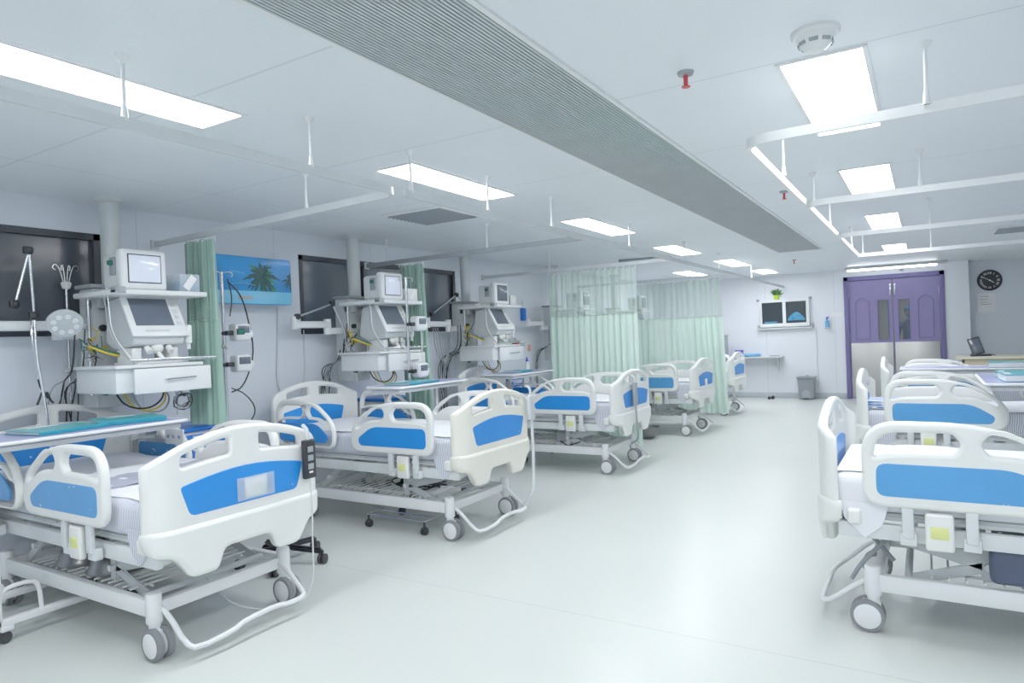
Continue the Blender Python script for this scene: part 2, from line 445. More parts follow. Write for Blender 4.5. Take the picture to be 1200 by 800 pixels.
def diffuser(cx, cy, h, label, rx=0):
    t = thing('ceiling_vent', label, 'air vent', (cx, cy, CZ))
    B().box(-h+.02, h-.02, -h+.02, h-.02, -.004, 0).done('backing', 'grilledark', t)
    f = B()
    for k in (1, -1):
        f.box(-h, h, k*h-.02, k*h+.02, -.014, 0, .004); f.box(k*h-.02, k*h+.02, -h, h, -.014, 0, .004)
    f.done('frame', 'white', t)
    for i in range(11):
        y = -h+.05+(2*h-.1)*i/10
        B().box(-h+.02, h-.02, y-.009, y+.003, -.02, -.006, rot=Matrix.Rotation(.5, 4, 'X')).done('louvre', 'greyplastic', t)
diffuser(-3.45, 4.45, .29, 'square louvred ceiling vent above the second left bed')
diffuser(1.02, 9.75, .30, 'louvred ceiling vent at the far right')
# smoke detector, sprinklers, dome
t = thing('smoke_detector', 'round white smoke detector beside the largest right light panel', 'smoke detector', (-.30, 2.62, CZ))
B().lathe([(0, -.018), (.075, -.018), (.082, -.01), (.082, 0)]).done('base', 'white', t)
B().lathe([(0, -.07), (.03, -.068), (.055, -.045), (.066, -.018)]).done('dome', 'white', t)
f = B()
for k in range(8):
    a = k*PI/4; c = Vector((math.cos(a)*.055, math.sin(a)*.055, -.043))
    tng = Vector((-math.sin(a), math.cos(a), 0)); f.bar(c-tng*.015, c+tng*.015, .006, .012, 0)
f.done('slot', 'greyplastic', t)
for x, y, lb in ((-.79, 2.70, 'red bulb sprinkler head between the grille and the largest right light'), (-.89, 5.51, 'small red sprinkler head beside the right curtain rail'),
                 (-1.7, 11.2, 'tiny sprinkler head on the far ceiling')):
    t = thing('sprinkler', lb, 'sprinkler', (x, y, CZ), 0, 'ceiling sprinklers')
    B().lathe([(.0, -.014), (.03, -.012), (.034, 0)]).done('escutcheon', 'greyplastic', t)
    B().cyl((0, 0, -.06), (0, 0, -.01), .009).done('bulb', 'red', t)
    B().lathe([(0, -.064), (.016, -.062), (.018, -.058), (0, -.056)]).done('deflector', 'red', t)
t = thing('door_sensor', 'small dark dome sensor over the purple door', 'sensor', (-.34, FY-.0, 2.36))
B().sph((0, -.02, 0), .035, (1, .7, .7)).done('dome', 'greyplastic', t)

# ------------------------------------------------------------------ curtain rails
RZ = 2.20
def hanger(t, x, y, z0=RZ):
    h = B().cyl((x, y, z0+.01), (x, y, CZ-.01), .007, n=10)
    h.cyl((x, y, z0+.01), (x, y, z0+.06), .013, .009, n=12); h.cyl((x, y, CZ-.03), (x, y, CZ), .010, .026, n=14)
    return h.done('hanger_rod', 'white', t)
def rail(label, pts, hang, m='lightgrey', rcorner=.12):
    t = thing('curtain_rail', label, 'curtain rail', (0, 0, 0), 0, 'suspended curtain rails')
    b = B(); P = [Vector((p[0], p[1], RZ)) for p in pts]
    # rounded corners
    Q = [P[0]]
    for i in range(1, len(P)-1):
        a, p, c = P[i-1], P[i], P[i+1]
        s = p+(a-p).normalized()*rcorner; e = p+(c-p).normalized()*rcorner
        for k in range(7):
            u = k/6; Q.append(s*(1-u)**2+p*2*u*(1-u)+e*u*u)
    Q.append(P[-1])
    w, h = .011, .02
    L = None
    for i, p in enumerate(Q):
        d = (Q[min(i+1, len(Q)-1)]-Q[max(i-1, 0)]).normalized(); sd = Vector((-d.y, d.x, 0))
        ring = [b.bm.verts.new(p+sd*a+Vector((0, 0, z))) for a, z in ((-w, -h), (w, -h), (w, h), (-w, h))]
        if L:
            for k in range(4): b.bm.faces.new((L[k], L[(k+1) % 4], ring[(k+1) % 4], ring[k]))
        else: b.bm.faces.new(ring)
        L = ring
    b.bm.faces.new(L[::-1])
    b.done('track', m, t)
    for x, y in hang: hanger(t, x, y)
    return t
AX = -2.36
def wallcap(t, x, y):
    B().box(x, x+.02, y-.03, y+.03, RZ-.035, RZ+.035, .004).done('wall_bracket', 'lightgrey', t)
t = rail('curtain rail turning the corner above the nearest left bed', [(WX, 2.92), (AX, 2.76), (AX, -2.2)], [(-3.15, 2.83), (AX, 2.16), (AX, 1.32), (AX, -.4)], 'lightgrey'); wallcap(t, WX, 2.92)
t = rail('curtain rail over the second left bay reaching the tinted window', [(WX, 5.16), (AX-.02, 5.04)], [(-4.6, 5.15), (-3.35, 5.09)], 'greyplastic'); wallcap(t, WX, 5.16)
t = rail('curtain rail holding the first drawn mint curtain', [(WX, 7.32), (AX-.02, 7.28)], [(-3.9, 7.30)], 'lightgrey'); wallcap(t, WX, 7.32)
t = rail('curtain rail holding the second drawn mint curtain', [(WX, 10.1), (AX-.02, 10.1)], [(-3.0, 10.1)], 'lightgrey'); wallcap(t, WX, 10.1)
t = rail('long curtain rail along the aisle ends of the left bays', [(AX, 2.80), (AX, FY)], [(AX, 2.86), (AX, 3.62), (AX, 4.48), (AX, 6.04), (AX, 7.75), (AX, 9.3), (AX, 11.3)])
AR = -.64
rail('curtain rail around the nearest right bed ending in a rounded corner', [(RX, 2.96), (AR, 3.0), (AR, 4.72)], [(.03, 2.97), (AR+.02, 3.85), (1.2, 2.97)], 'white')
rail('second curtain rail across the right ward', [(RX, 4.78), (AR, 4.78), (AR, 6.62)], [(0, 4.78), (AR+.02, 5.0), (AR, 6.1)], 'white')
rail('third curtain rail across the right ward', [(RX, 6.68), (AR, 6.68), (AR, 8.72)], [(.06, 6.68), (AR, 8.0)], 'white')
rail('farthest curtain rail across the right ward', [(RX, 8.80), (AR, 8.80)], [(.08, 8.80), (AR+.05, 8.8)], 'white')

# ------------------------------------------------------------------ curtains
def curtain(label, x0, x1, y, ztop, znet, zbot, folds, amp, m1, m2, flare=0, lean=0, seed=1, hooks=True):
    t = thing('privacy_curtain', label, 'curtain', ((x0+x1)/2, y, 0), 0, 'mint green curtains with net tops')
    rd = random.Random(seed); W = x1-x0; nx = max(60, folds*10)
    ph = [rd.uniform(-.5, .5) for _ in range(folds+2)]; am = [rd.uniform(.55, 1.25) for _ in range(folds+2)]
    def pos(u, z):
        k = u*folds; i = int(min(k, folds-1)); fr = k-i
        p = ph[i]*(1-fr)+ph[i+1]*fr; a = am[i]*(1-fr)+am[i+1]*fr
        low = (ztop-z)/(ztop-zbot)
        off = math.sin(2*PI*k+p*2)*amp*a*(.7+.5*low)+math.sin(4.7*PI*k*.31+seed)*amp*.4
        x = (u-.5)*W*(1+flare*low)+lean*low+math.cos(2*PI*k+p*2)*amp*.35
        return Vector((x, off, z))
    def sheet(za, zb, nz, m, name):
        bm = bmesh.new(); uv = bm.loops.layers.uv.new('UVMap'); g = []
        for j in range(nz+1):
            z = za+(zb-za)*j/nz
            row = []
            for i in range(nx+1):
                u = i/nx; p = pos(u, z)
                if name == 'net_panel' and j == 0: p.z -= .018*abs(math.sin(PI*u*folds))
                row.append(bm.verts.new(p))
            g.append(row)
        for j in range(nz):
            for i in range(nx):
                f = bm.faces.new((g[j][i], g[j+1][i], g[j+1][i+1], g[j][i+1]))
                for l, (ii, jj) in zip(f.loops, ((i, j), (i, j+1), (i+1, j+1), (i+1, j))):
                    l[uv].uv = (ii/nx*W*1.6, za+(zb-za)*jj/nz)
        return finish(bm, name, m, t, ang=3)
    sheet(ztop, znet, 10, m2, 'net_panel'); sheet(znet, zbot, 14, m1, 'cloth_panel')
    h = B()
    for i in range(nx):   # hem band between the net and the cloth
        a, c = pos(i/nx, znet), pos((i+1)/nx, znet); h.bar(a, c, .004, .012, 0)
    h.done('hem', m1, t, ang=3)
    if hooks:
        for i in range(folds+1):
            p = pos(min(1, i/folds), ztop)
            B().tube([(p.x, p.y, ztop-.02), (p.x, 0, ztop+.01), (p.x, 0, RZ-.021)], .004, 6).done('hook', 'white', t)
    return t
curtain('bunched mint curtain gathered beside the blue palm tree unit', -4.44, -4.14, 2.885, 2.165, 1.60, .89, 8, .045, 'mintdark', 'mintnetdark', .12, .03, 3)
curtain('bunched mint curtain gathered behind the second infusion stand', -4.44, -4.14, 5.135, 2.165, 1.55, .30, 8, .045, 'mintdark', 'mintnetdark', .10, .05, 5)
curtain('drawn mint curtain hanging behind the third left bed', -3.93, -2.80, 7.30, 2.165, 1.63, .12, 15, .035, 'mint', 'mintnet', .02, .0, 8)
curtain('drawn mint curtain hanging beyond the fourth left bed', -3.90, -2.56, 10.1, 2.165, 1.60, .17, 15, .035, 'mint', 'mintnet', .05, .03, 11)

# ------------------------------------------------------------------ the hospital bed
def arch(y, add=0):
    return .885+add+.145*max(0, math.cos(PI/2*y/.482))**.65
def board_outline(add=0):
    # (y, z) outline of a foot board: arched top, lower skirt with two short feet
    half = [(.13, .47), (.17, .375), (.30, .375), (.38, .485), (.465, .50), (.48, .60)]
    P = [(-y, z) for y, z in half[::-1]]+half
    R_ = [.03, .04, .03, .03, .03, .03]+[.03, .03, .03, .03, .04, .03]
    P.append((.48, .80)); P.insert(0, (-.48, .80)); R_ = [0]+R_+[0]
    N = 30
    top = [(.480*math.sin(t), arch(.480*math.sin(t), add)) for t in [PI/2-PI*i/N for i in range(N+1)]]
    return rnd(P, R_, 5)+top
def board_holes(add, yin, yout, base):
    top = lambda y: arch(y, add)-.046
    lo = lambda y: base+.035*math.cos(y/.40*PI/2)
    out = []
    for s in (-1, 1):
        ys = [yin+(yout-yin)*i/8 for i in range(9)]
        P = [(s*y, top(y)) for y in ys]+[(s*y, lo(y)) for y in ys[::-1]]
        out.append(rnd(P, [.015]+[0]*7+[.02, .02]+[0]*7+[.015], 4))
    return out
def blue_shape(top_add=0):
    N = 10
    lo = rnd([(-.30, .655+top_add*.6), (.30, .655+top_add*.6)], 0)
    up = [(y, .79+top_add*.8+.045*math.cos(y/.36*PI/2)) for y in [.345-.69*i/N for i in range(N+1)]]
    P = lo+up; R = [.03, .03]+[.02]+[0]*(N-1)+[.02]
    return rnd(P, R, 4)

def end_board(name, root, x, add, m, holes, facing, bluem):
    b = B()
    b.mesh(plate_mesh(board_outline(add), holes, .044, .016), YZ(x))
    # thicker lower skirt
    sk = rnd([(-.30, .375), (-.17, .375), (-.13, .47), (.13, .47), (.17, .375), (.30, .375), (.38, .485), (.47, .50), (.488, .585), (.478, .615), (-.478, .615), (-.488, .585), (-.47, .50), (-.38, .485)],
             [.03, .03, .03, .03, .03, .03, .03, .04, .02, .02, .02, .02, .04, .03], 4)
    b.mesh(plate_mesh(sk, [], .070, .022), YZ(x))
    # the board curls toward the mattress at both sides
    for yy in (.37, .395, .42, .44, .46):
        for sg in (-1, 1):
            bmesh.ops.bisect_plane(b.bm, geom=b.bm.verts[:]+b.bm.edges[:]+b.bm.faces[:], plane_co=(0, sg*yy, 0), plane_no=(0, 1, 0))
    for v in b.bm.verts:
        e = max(0, abs(v.co.y)-.37); v.co.x += facing*4.5*e*e
    o = b.done(name, m, root, ang=.7)
    bb = B().mesh(plate_mesh(blue_shape(add), [], .052, .003, 1), YZ(x)); bb.done('blue_panel', bluem, o)
    return o

RL = .78
def rail_shapes():
    out = rnd([(0, .60), (0, .975), (.50, .975), (.78, .80), (.78, .60)], [.09, .15, .22, .14, .10], 8)
    out[0:0] = []
    h1 = rnd([(.048, .835), (.10, .925), (.36, .925), (.345, .84)], [.03, .07, .02, .02], 5)
    h1 = rnd([(.045, .815), (.07, .928), (.340, .928), (.378, .885), (.345, .842), (.12, .838)], [.02, .09, .015, .05, .015, .06], 5)
    h2 = rnd([(.470, .842), (.434, .885), (.470, .928), (.53, .928), (.715, .80), (.715, .765), (.60, .838)], [.015, .05, .015, .07, .03, .03, .07], 5)
    bl = rnd([(.055, .648), (.055, .792), (.56, .792), (.70, .70), (.68, .648)], [.04, .045, .07, .03, .03], 5)
    return out, [h1, h2], bl
def side_rail(root, name, x0, flip, y, m, bluem, length=RL):
    out, holes, bl = rail_shapes(); k = length/RL
    f = (lambda p: (x0+(RL-p[0])*k, p[1])) if flip else (lambda p: (x0+p[0]*k, p[1]))
    o = B().mesh(plate_mesh([f(p) for p in out], [[f(p) for p in h] for h in holes], .042, .018, 3), XZ(y)).done(name, m, root, ang=.8)
    so = 1 if y > 0 else -1
    B().mesh(plate_mesh([f(p) for p in bl], [], .012, .003, 1), XZ(y+so*.0175)).done('blue_panel', bluem, o)
    # hinge brackets and release latch below
    s = 1 if y > 0 else -1
    for bx in (.17, .40):
        br = B()
        c = x0+bx*k if not flip else x0+(RL-bx)*k
        br.box(c-.022, c+.022, y-.012, y+.012, .47, .63, .005); br.box(c-.032, c+.032, y-.02*s-.02, y-.02*s+.02, .435, .49, .005)
        br.done('hinge_bracket', 'frame', o)
    c = x0+(.285*k if not flip else (RL-.285)*k)
    lt = B().box(c-.052, c+.052, y-.028 if s < 0 else y-.016, y+.016 if s < 0 else y+.018, .43, .588, .012, 3).done('release_latch', 'plastic', o)
    B().box(c-.033, c+.033, y+(.0125 if s > 0 else -.0325), y+(.0205 if s > 0 else -.0245), .485, .535, .002).done('warning_label', 'yellow', lt)
    return o

def caster(root, x, y):
    c = B()
    c.cyl((x, y, .16), (x, y, .30), .036, .034, bev=.008)          # socket
    c.cyl((x, y, .10), (x, y, .17), .026)
    o = c.done('caster', 'white', root)
    f = B(); f.box(x-.05, x+.03, y-.012, y+.012, .055, .14, .01); f.done('fork', 'white', o)
    for s in (-1, 1):
        yy = y+s*.026
        B().lathe([(.056, -.016), (.071, -.014), (.073, 0), (.071, .014), (.056, .016)], (x-.025, yy, .073), 28, 'Y').done('tyre', 'rubber', o)
        B().lathe([(0, -.019), (.050, -.019), (.060, -.013), (.060, .013), (.050, .019), (0, .019)], (x-.025, yy, .073), 28, 'Y').done('wheel_hub', 'white', o)
    return o

def make_bed(name, label, plast, bluem, worn):
    root = thing(name, label, 'hospital bed', (0, 0, 0), 0, 'hospital beds of the ward')
    fb = end_board('footboard', root, .035, 0, plast, board_holes(0, .085, .335, .868), 1, bluem)
    hb = end_board('headboard', root, 1.965, .06, plast, board_holes(.06, .06, .30, .935), -1, bluem)
    # deck
    d = B()
    for s in (-1, 1):
        d.box(.09, 1.92, s*.405-.018, s*.405+.018, .435, .505, .006)
        d.box(.10, 1.90, s*.36-.03, s*.36+.03, .515, .545, .006)
    for x in (.12, .52, .95, 1.4, 1.88): d.box(x-.025, x+.025, -.40, .40, .445, .495, .005)
    d.done('deck_frame', 'frame', root)
    p = B()
    for x0, x1 in ((.10, .60), (.62, 1.00), (1.02, 1.24), (1.26, 1.90)): p.box(x0, x1, -.40, .40, .535, .552, .004)
    p.done('deck_panel', 'greyframe', root)
    for s in (-1, 1):
        for x in (.16, 1.84): B().box(x-.03, x+.03, s*.43-.025, s*.43+.025, .50, .57, .014, 3).done('corner_bumper', 'plastic', root)
    # mattress
    mt = B().box(.075, 1.925, -.425, .425, .553, .725, .045, 4).done('mattress', 'stripes', root)
    sh = B(); N = 26; J = 12
    g = [[sh.bm.verts.new((.085+(1.83)*i/N, -.40+.80*j/J+.012*math.sin(i*1.3+j), .7285+.003*math.sin(i*.9)*math.cos(j*1.1))) for j in range(J+1)] for i in range(N+1)]
    for i in range(N):
        for j in range(J): sh.bm.faces.new((g[i][j], g[i+1][j], g[i+1][j+1], g[i][j+1]))
    sh.done('sheet', 'sheet', mt, ang=3)
    for s in (-1, 1):   # hanging corner of the sheet at the foot end
        h = B(); pts = [(.10, .60), (.30, .60), (.27, .50), (.20, .44), (.15, .49), (.12, .52)]
        h.poly([(x, s*.428, z) for x, z in pts], (0, s*.004, 0)); h.done('sheet_corner', 'stripes', mt)
        h = B().box(.115, .19, s*.424-.006, s*.424+.006, .545, .60, .004); h.done('mattress_corner', 'tan', mt)
    # rails
    for s in (-1, 1):
        side_rail(root, 'foot_side_rail', .25, False, s*.475, plast, worn)
        side_rail(root, 'head_side_rail', 1.20, True, s*.475, plast, worn, .66)
    # base
    bs = B()
    for s in (-1, 1): bs.box(.22, 1.72, s*.365-.02, s*.365+.02, .185, .262, .006)
    for x in (.24, 1.70): bs.box(x-.022, x+.022, -.365, .365, .19, .25, .006)
    bs.done('base_frame', 'white', root)
    for s in (-1, 1):
        y = s*.30; lf = B()
        lf.bar((.32, y, .43), (.66, y, .345), .014, .075, .005)
        lf.bar((.66, y, .48), (.66, y, .27), .02, .055, .005)
        lf.bar((.66, y, .335), (.38, y, .24), .014, .05, .005)
        for q in range(4):
            hx = .38+.08*q; hz = .43-(hx-.32)*.25
            lf.cyl((hx, y-.009, hz), (hx, y+.009, hz), .006, n=10)
        lf.done('lift_arm', 'greyframe', root)
        B().bar((1.30, y, .45), (1.58, y, .24), .016, .05, .005).done('lift_arm', 'greyframe', root)
    for x, z in ((.66, .335), (.36, .245), (1.45, .345)):
        B().cyl((x, -.33, z), (x, .33, z), .016).done('cross_tube', 'frame', root)
    mo = B().cyl((.70, .10, .36), (1.30, .10, .40), .028).cyl((1.2, .10, .39), (1.38, .10, .405), .045, bev=.01)
    mo.done('lift_motor', 'greyplastic', root)
    rk = B()
    for x in [.45+.065*i for i in range(16)]: rk.cyl((x, -.345, .268), (x, .345, .268), .005, n=8)
    for s in (-1, 1): rk.cyl((.42, s*.25, .262), (1.5, s*.25, .262), .006, n=8)
    rk.done('storage_rack', 'white', root)
    for x in (.22, 1.68):
        for s in (-1, 1): caster(root, x, s*.365)
    # brake pedal bar across the foot
    pd = B().tube([(.235, .34, .235), (.16, .335, .20), (.04, .33, .085), (.0, .30, .062), (-.01, .12, .075), (.0, .05, .095), (.0, -.14, .10), (-.005, -.20, .085), (.0, -.31, .085), (.04, -.335, .10), (.16, -.335, .20), (.235, -.34, .235)], .0125, 10, 1)
    pd.done('brake_bar', 'white', root)
    return root

bed1 = make_bed('hospital_bed', '', 'plastic', 'blue', 'blueworn')
bed1['label'] = 'nearest left hospital bed with a white card on its blue footboard'
# left row: foot boards toward the aisle
def put(bed, footx, yc, rot=PI):
    bed.location = (footx, yc, 0); bed.rotation_euler = (0, 0, rot); return bed
bed2 = copy_tree(bed1); bed2['label'] = 'second left hospital bed with a pale handset strap on its ivory footboard'
bed3 = copy_tree(bed1); bed3['label'] = 'third left hospital bed in front of the first drawn mint curtain'
bed4 = copy_tree(bed1); bed4['label'] = 'fourth left hospital bed in front of the second drawn mint curtain'
bed5 = copy_tree(bed1); bed5['label'] = 'farthest left hospital bed near the far wall, mostly behind the curtain'
bedR1 = copy_tree(bed1); bedR1['label'] = 'nearest right hospital bed with a long worn blue side rail'
bedR2 = copy_tree(bed1); bedR2['label'] = 'second right hospital bed with a blue patterned cloth at its foot'
bedR3 = copy_tree(bed1); bedR3['label'] = 'farthest right hospital bed nearest the purple door'
put(bed1, -2.83, 2.11); put(bed2, -2.67, 4.15); put(bed3, -2.56, 6.60); put(bed4, -2.57, 9.25); put(bed5, -2.64, 11.52)
for bd, dx in ((bed1, .11), (bedR1, -.05), (bedR2, -.04), (bedR3, -.04)):
    for ch in bd.children:
        if ch.name.startswith('foot_side_rail'): ch.location.x += dx
for ch in bedR1.children:
    if 'side_rail' in ch.name:
        ys = [v.co.y for v in ch.data.vertices]
        if sum(ys)/len(ys) > 0: ch.location.z -= .25
    if ch.name.startswith('mattress'):
        for q in [ch]+[g for g in ch.children if g.name.startswith('sheet_corner')]:
            q.data = q.data.copy(); q.data.materials.clear(); q.data.materials.append(M['sheet'])
put(bedR1, -.46, 3.83, 0); put(bedR2, -.50, 6.38, 0); put(bedR3, -.44, 8.62, 0)
for ch in bed2.children:
    if ch.name.startswith('footboard'):
        me = ch.data.copy(); me.materials.clear(); me.materials.append(M['ivory']); ch.data = me
for bd in (bed2, bed3):
    for ch in bd.children:
        if 'side_rail' in ch.name:
            for g in ch.children:
                if g.name.startswith('blue_panel'):
                    g.data = g.data.copy(); g.data.materials.clear(); g.data.materials.append(M['blue'])

# handsets and cards on the foot boards (parts of those beds)
def handset(bed, y, m, cordm, z0=.70, z1=.905):
    h = B().box(-.042, -.012, y-.038, y+.038, z0, z1, .008, 3).done('handset', m, bed)
    hk = B().tube([(-.025, y, z1-.01), (-.025, y, z1+.05), (.01, y, z1+.075)], .010, 8, 1).done('hook', 'lightgrey', h)
    if m == 'black':
        for k in range(3):
            B().box(-.0445, -.041, y-.018, y+.018, z1-.065-k*.045, z1-.035-k*.045, .002).done('button', 'greyplastic', h)
        B().box(-.0445, -.041, y-.012, y+.012, z0+.03, z0+.04, .001).done('indicator', 'paper', h)
    return h
h = handset(bed1, -.355, 'black', 'lightgrey')
B().tube([(-.028, -.355, .70), (-.034, -.36, .55), (-.036, -.35, .35), (-.05, -.34, .18), (-.02, -.30, .06), (.10, -.22, .03), (.30, -.10, .05), (.45, -.05, .20)], .004, 8, 2).done('cord', 'lightgrey', h)
h = handset(bed2, -.40, 'lightgrey', 'lightgrey', .76, .95)
B().tube([(-.028, -.40, .76), (-.034, -.40, .55), (-.04, -.38, .34), (-.06, -.33, .20), (.02, -.30, .10)], .012, 8, 2).done('cord', 'lightgrey', h)
h = handset(bed3, .12, 'greyplastic', 'lightgrey', .66, .90)
B().tube([(-.028, .12, .66), (-.03, .10, .45), (0, 0, .30), (.10, -.05, .25)], .010, 8, 2).done('cord', 'greyplastic', h)
cd = B().box(.004, .0085, -.11, .015, .675, .765, .001).done('card', 'paper', bed1)
B().box(.003, .0065, -.155, .06, .665, .775, .001).done('card_sleeve', 'clear', cd)
B().box(.0, .0085, -.02, .07, .66, .74, .001).done('card', 'paper', bed4)
# sagging draw sheet over the near bed, striped bedding elsewhere
d = B(); N = 10; J = 24
def drape(x0, x1, name, m, bed, top=.733, hang=.13):
    b = B(); w = .432; prof = []
    for j in range(J+1):
        a = -1+2*j/J
        if abs(a) < .8: prof.append((a/.8*w, top+.003*math.sin(j*2)))
        else:
            s = 1 if a > 0 else -1; q = (abs(a)-.8)/.2
            prof.append((s*(w+.006*min(1, q*3)), top-hang*q))
    g = [[b.bm.verts.new((x0+(x1-x0)*i/N+.012*math.sin(j*.8), y, z+.003*math.sin(i*1.7))) for y, z in prof] for i in range(N+1)]
    for i in range(N):
        for j in range(J): b.bm.faces.new((g[i][j], g[i+1][j], g[i+1][j+1], g[i][j+1]))
    return b.done(name, m, bed, ang=3)
drape(.62, .98, 'draw_sheet', 'greysheet', bed1)
drape(1.25, 1.85, 'blanket', 'greysheet', bedR2)
# inner control panel on the far head rail of the nearest bed
cp = B().box(1.22, 1.42, -.452, -.44, .80, .90, .01).done('control_panel', 'white', bed1)
f = B()
for k in range(3): f.cyl((1.26+.06*k, -.439, .85), (1.26+.06*k, -.436, .85), .012)
f.done('button', 'greyplastic', cp)
# trailing lead straps at the foot of the nearest right bed
B().tube([(.12, -.10, .47), (.20, -.14, .38), (.30, -.20, .28)], .011, 8, 1).done('hose', 'greyplastic', bedR1)
B().tube([(.30, -.22, .42), (.22, -.26, .33), (.16, -.22, .25), (.12, -.24, .18)], .011, 8, 1).done('hose', 'greyplastic', bedR1)
# curled waterproof bag hanging below the nearest right bed
t = thing('storage_bag', 'dark navy padded bag slung under the nearest right bed', 'bag', (.32, 3.47, .31))
B().box(-.12, .36, -.045, .045, -.02, .13, .025, 3).done('pouch', 'navy', t)
B().tube([(-.08, 0, .12), (-.08, 0, .17), (-.08, .01, .19)], .008, 8).done('strap', 'white', t)
B().tube([(.30, 0, .12), (.30, 0, .17), (.30, .01, .19)], .008, 8).done('strap', 'white', t)
# folded patterned cloth on the second right bed
fold = stripe_mat('blue_pattern_cloth', (232, 236, 244), (60, 120, 200), .05, 1, .45)
t = thing('folded_cloth', 'folded blue and white patterned cloth on the foot of the second right bed', 'cloth', (-.28, 6.15, .733))
for k in range(3): B().box(-.13, .12, -.16, .16, .022*k, .022*k+.02, .009, 2).done('fold', fold, t)

# ------------------------------------------------------------------ steel bowls
def bowl(label, x, y, z, r=.14, h=.10, inverted=False):
    t = thing('steel_bowl', label, 'bowl', (x, y, z), 0, 'stainless steel wash bowls')
    pr = [(0, 0), (r*.55, .002), (r*.85, h*.35), (r*.96, h*.85), (r*1.06, h), (r*1.05, h+.004), (r*.93, h*.85), (r*.82, h*.37), (r*.5, .008), (0, .006)]
    if inverted: pr = [(a, h-bb) for a, bb in pr]
    B().lathe(pr, n=36).done('shell', 'steel', t); return t
bowl('upturned steel bowl under the nearest left bed, nearer the wall', -3.99, 1.93, .274, .15, .11, True)
bowl('upturned steel bowl under the nearest left bed, nearer the aisle', -3.67, 1.93, .274, .15, .11, True)
bowl('deep steel bowl standing on the floor between third and fourth left beds', -3.20, 8.55, 0, .165, .15)

# ------------------------------------------------------------------ overbed tables
def overbed_table(label, x, y, rz, z=1.0, L=1.0, W=.44):
    """origin: foot of the column; the top reaches along +y from there"""
    t = thing('overbed_table', label, 'table', (x, y, 0), rz, 'overbed tables with lavender tops')
    B().mesh(plate_mesh(rnd([(-W, -.03), (0, -.03), (0, L-.03), (-W, L-.03)], .035, 4), [], .012, .003, 1), XY(z-.006)).done('tabletop', 'lavender', t)
    e = B().tube([(p[0], p[1], z-.008) for p in rnd([(-W, -.03), (0, -.03), (0, L-.03), (-W, L-.03)], .035, 4)], .010, 8, closed=True).done('edge_rim', 'white', t)
    B().box(-W+.03, -.03, 0, L-.06, z-.052, z-.024, .004).done('underframe', 'lightgrey', t)
    c = B(); c.box(-.055, -.01, .0, .04, .12, .66, .006); c.box(-.048, -.017, .006, .034, .60, z-.03, .004)
    c.done('column', 'white', t)
    b = B(); b.box(-.055, -.015, -.06, .70, .085, .12, .006); b.box(-W+.01, -W+.05, -.06, .70, .085, .12, .006); b.box(-W+.01, -.015, .0, .04, .085, .12, .006)
    b.tube([(-.035, .03, .11), (-.035, .04, .24), (-.035, .07, .27), (-.035, .18, .27), (-.035, .21, .24), (-.035, .22, .11)], .011, 8, 1)
    b.done('base_frame', 'white', t)
    for cx in (-.035, -W+.03):
        for cy in (.06, .68):
            w = B().box(cx-.028, cx+.028, cy-.03, cy+.03, .06, .09, .01).cyl((cx, cy, .05), (cx, cy, .09), .012); w = w.done('caster', 'white', t)
            B().lathe([(0, -.016), (.026, -.016), (.031, -.010), (.031, .010), (.026, .016), (0, .016)], (cx, cy-.008, .031), 18, 'X').done('wheel', 'darkrubber', w)
    return t
overbed_table('overbed table with two teal folders across the nearest left bed', -3.86, 1.43, 0, z=.985, L=1.07, W=.50)
overbed_table('overbed table with a slim teal folder across the second left bed', -3.97, 5.03, PI, z=1.04, L=.94, W=.37)
overbed_table('overbed table with a bottle on it at the third left bed', -4.28, 7.18, PI, L=.95)
overbed_table('overbed table with a thick folder at the second right bed', .76, 5.36, 0, z=.985, L=.95)
overbed_table('overbed table standing crosswise before the farthest right bed', .95, 7.93, PI/2, z=.955, L=1.2, W=.42)

def folder(label, x, y, z, rz, L=.33, W=.24, th=.02, m='teal', sheets=True, group='teal patient folders'):
    t = thing('folder', label, 'folder', (x, y, z), rz, group)
    B().mesh(plate_mesh(rnd([(-W/2, -L/2), (W/2, -L/2), (W/2, L/2), (-W/2, L/2)], .01, 3), [], .003, .001, 1), XY(.002)).done('back_cover', 'tealdark', t)
    if sheets: B().box(-W/2+.008, W/2-.008, -L/2+.01, L/2-.005, .004, th-.003).done('pages', 'paper', t)
    B().mesh(plate_mesh(rnd([(-W/2, -L/2), (W/2, -L/2), (W/2, L/2), (-W/2, L/2)], .01, 3), [], .003, .001, 1), XY(th-.0005)).done('front_cover', m, t)
    B().box(-W/2+.02, -W/2+.055, -L*.25, L*.2, th+.001, th+.002).done('title_strip', 'paper', t)
    B().box(W/2-.002, W/2+.0015, -L/2, L/2, .001, th, .001).done('spine', 'tealdark', t)
    return t
folder('teal folder nearest the camera on the nearest left overbed table', -4.12, 1.86, .986, .12, .38, .32, .018)
folder('teal folder on the far end of the nearest left overbed table', -4.12, 2.24, .986, -.28, .36, .30, .026)
folder('thin teal folder on the second left overbed table', -3.79, 4.50, 1.041, .10, .46, .27, .018)
folder('small green folder on the third left overbed table', -4.08, 6.75, 1.001, .1, .30, .24, .020)
folder('thick teal folder on the second right overbed table', .56, 5.62, .986, .05, .36, .28, .045)
folder('second teal folder on the second right overbed table, behind the thick one', .56, 6.05, .986, -.1, .34, .27, .03)
folder('teal folder on the table before the farthest right bed', .66, 7.71, .956, 1.5, .34, .30, .045)
t = thing('spray_bottle', 'small white bottle with a blue cap on the third left overbed table', 'bottle', (-4.12, 7.04, 1.001))
B().lathe([(0, 0), (.030, 0), (.032, .01), (.032, .075), (.014, .10), (.014, .112), (0, .112)], n=20).done('body', 'white', t)
B().lathe([(.016, .108), (.016, .13), (.008, .135), (.008, .16), (0, .162)], n=16).done('cap', 'violet', t)

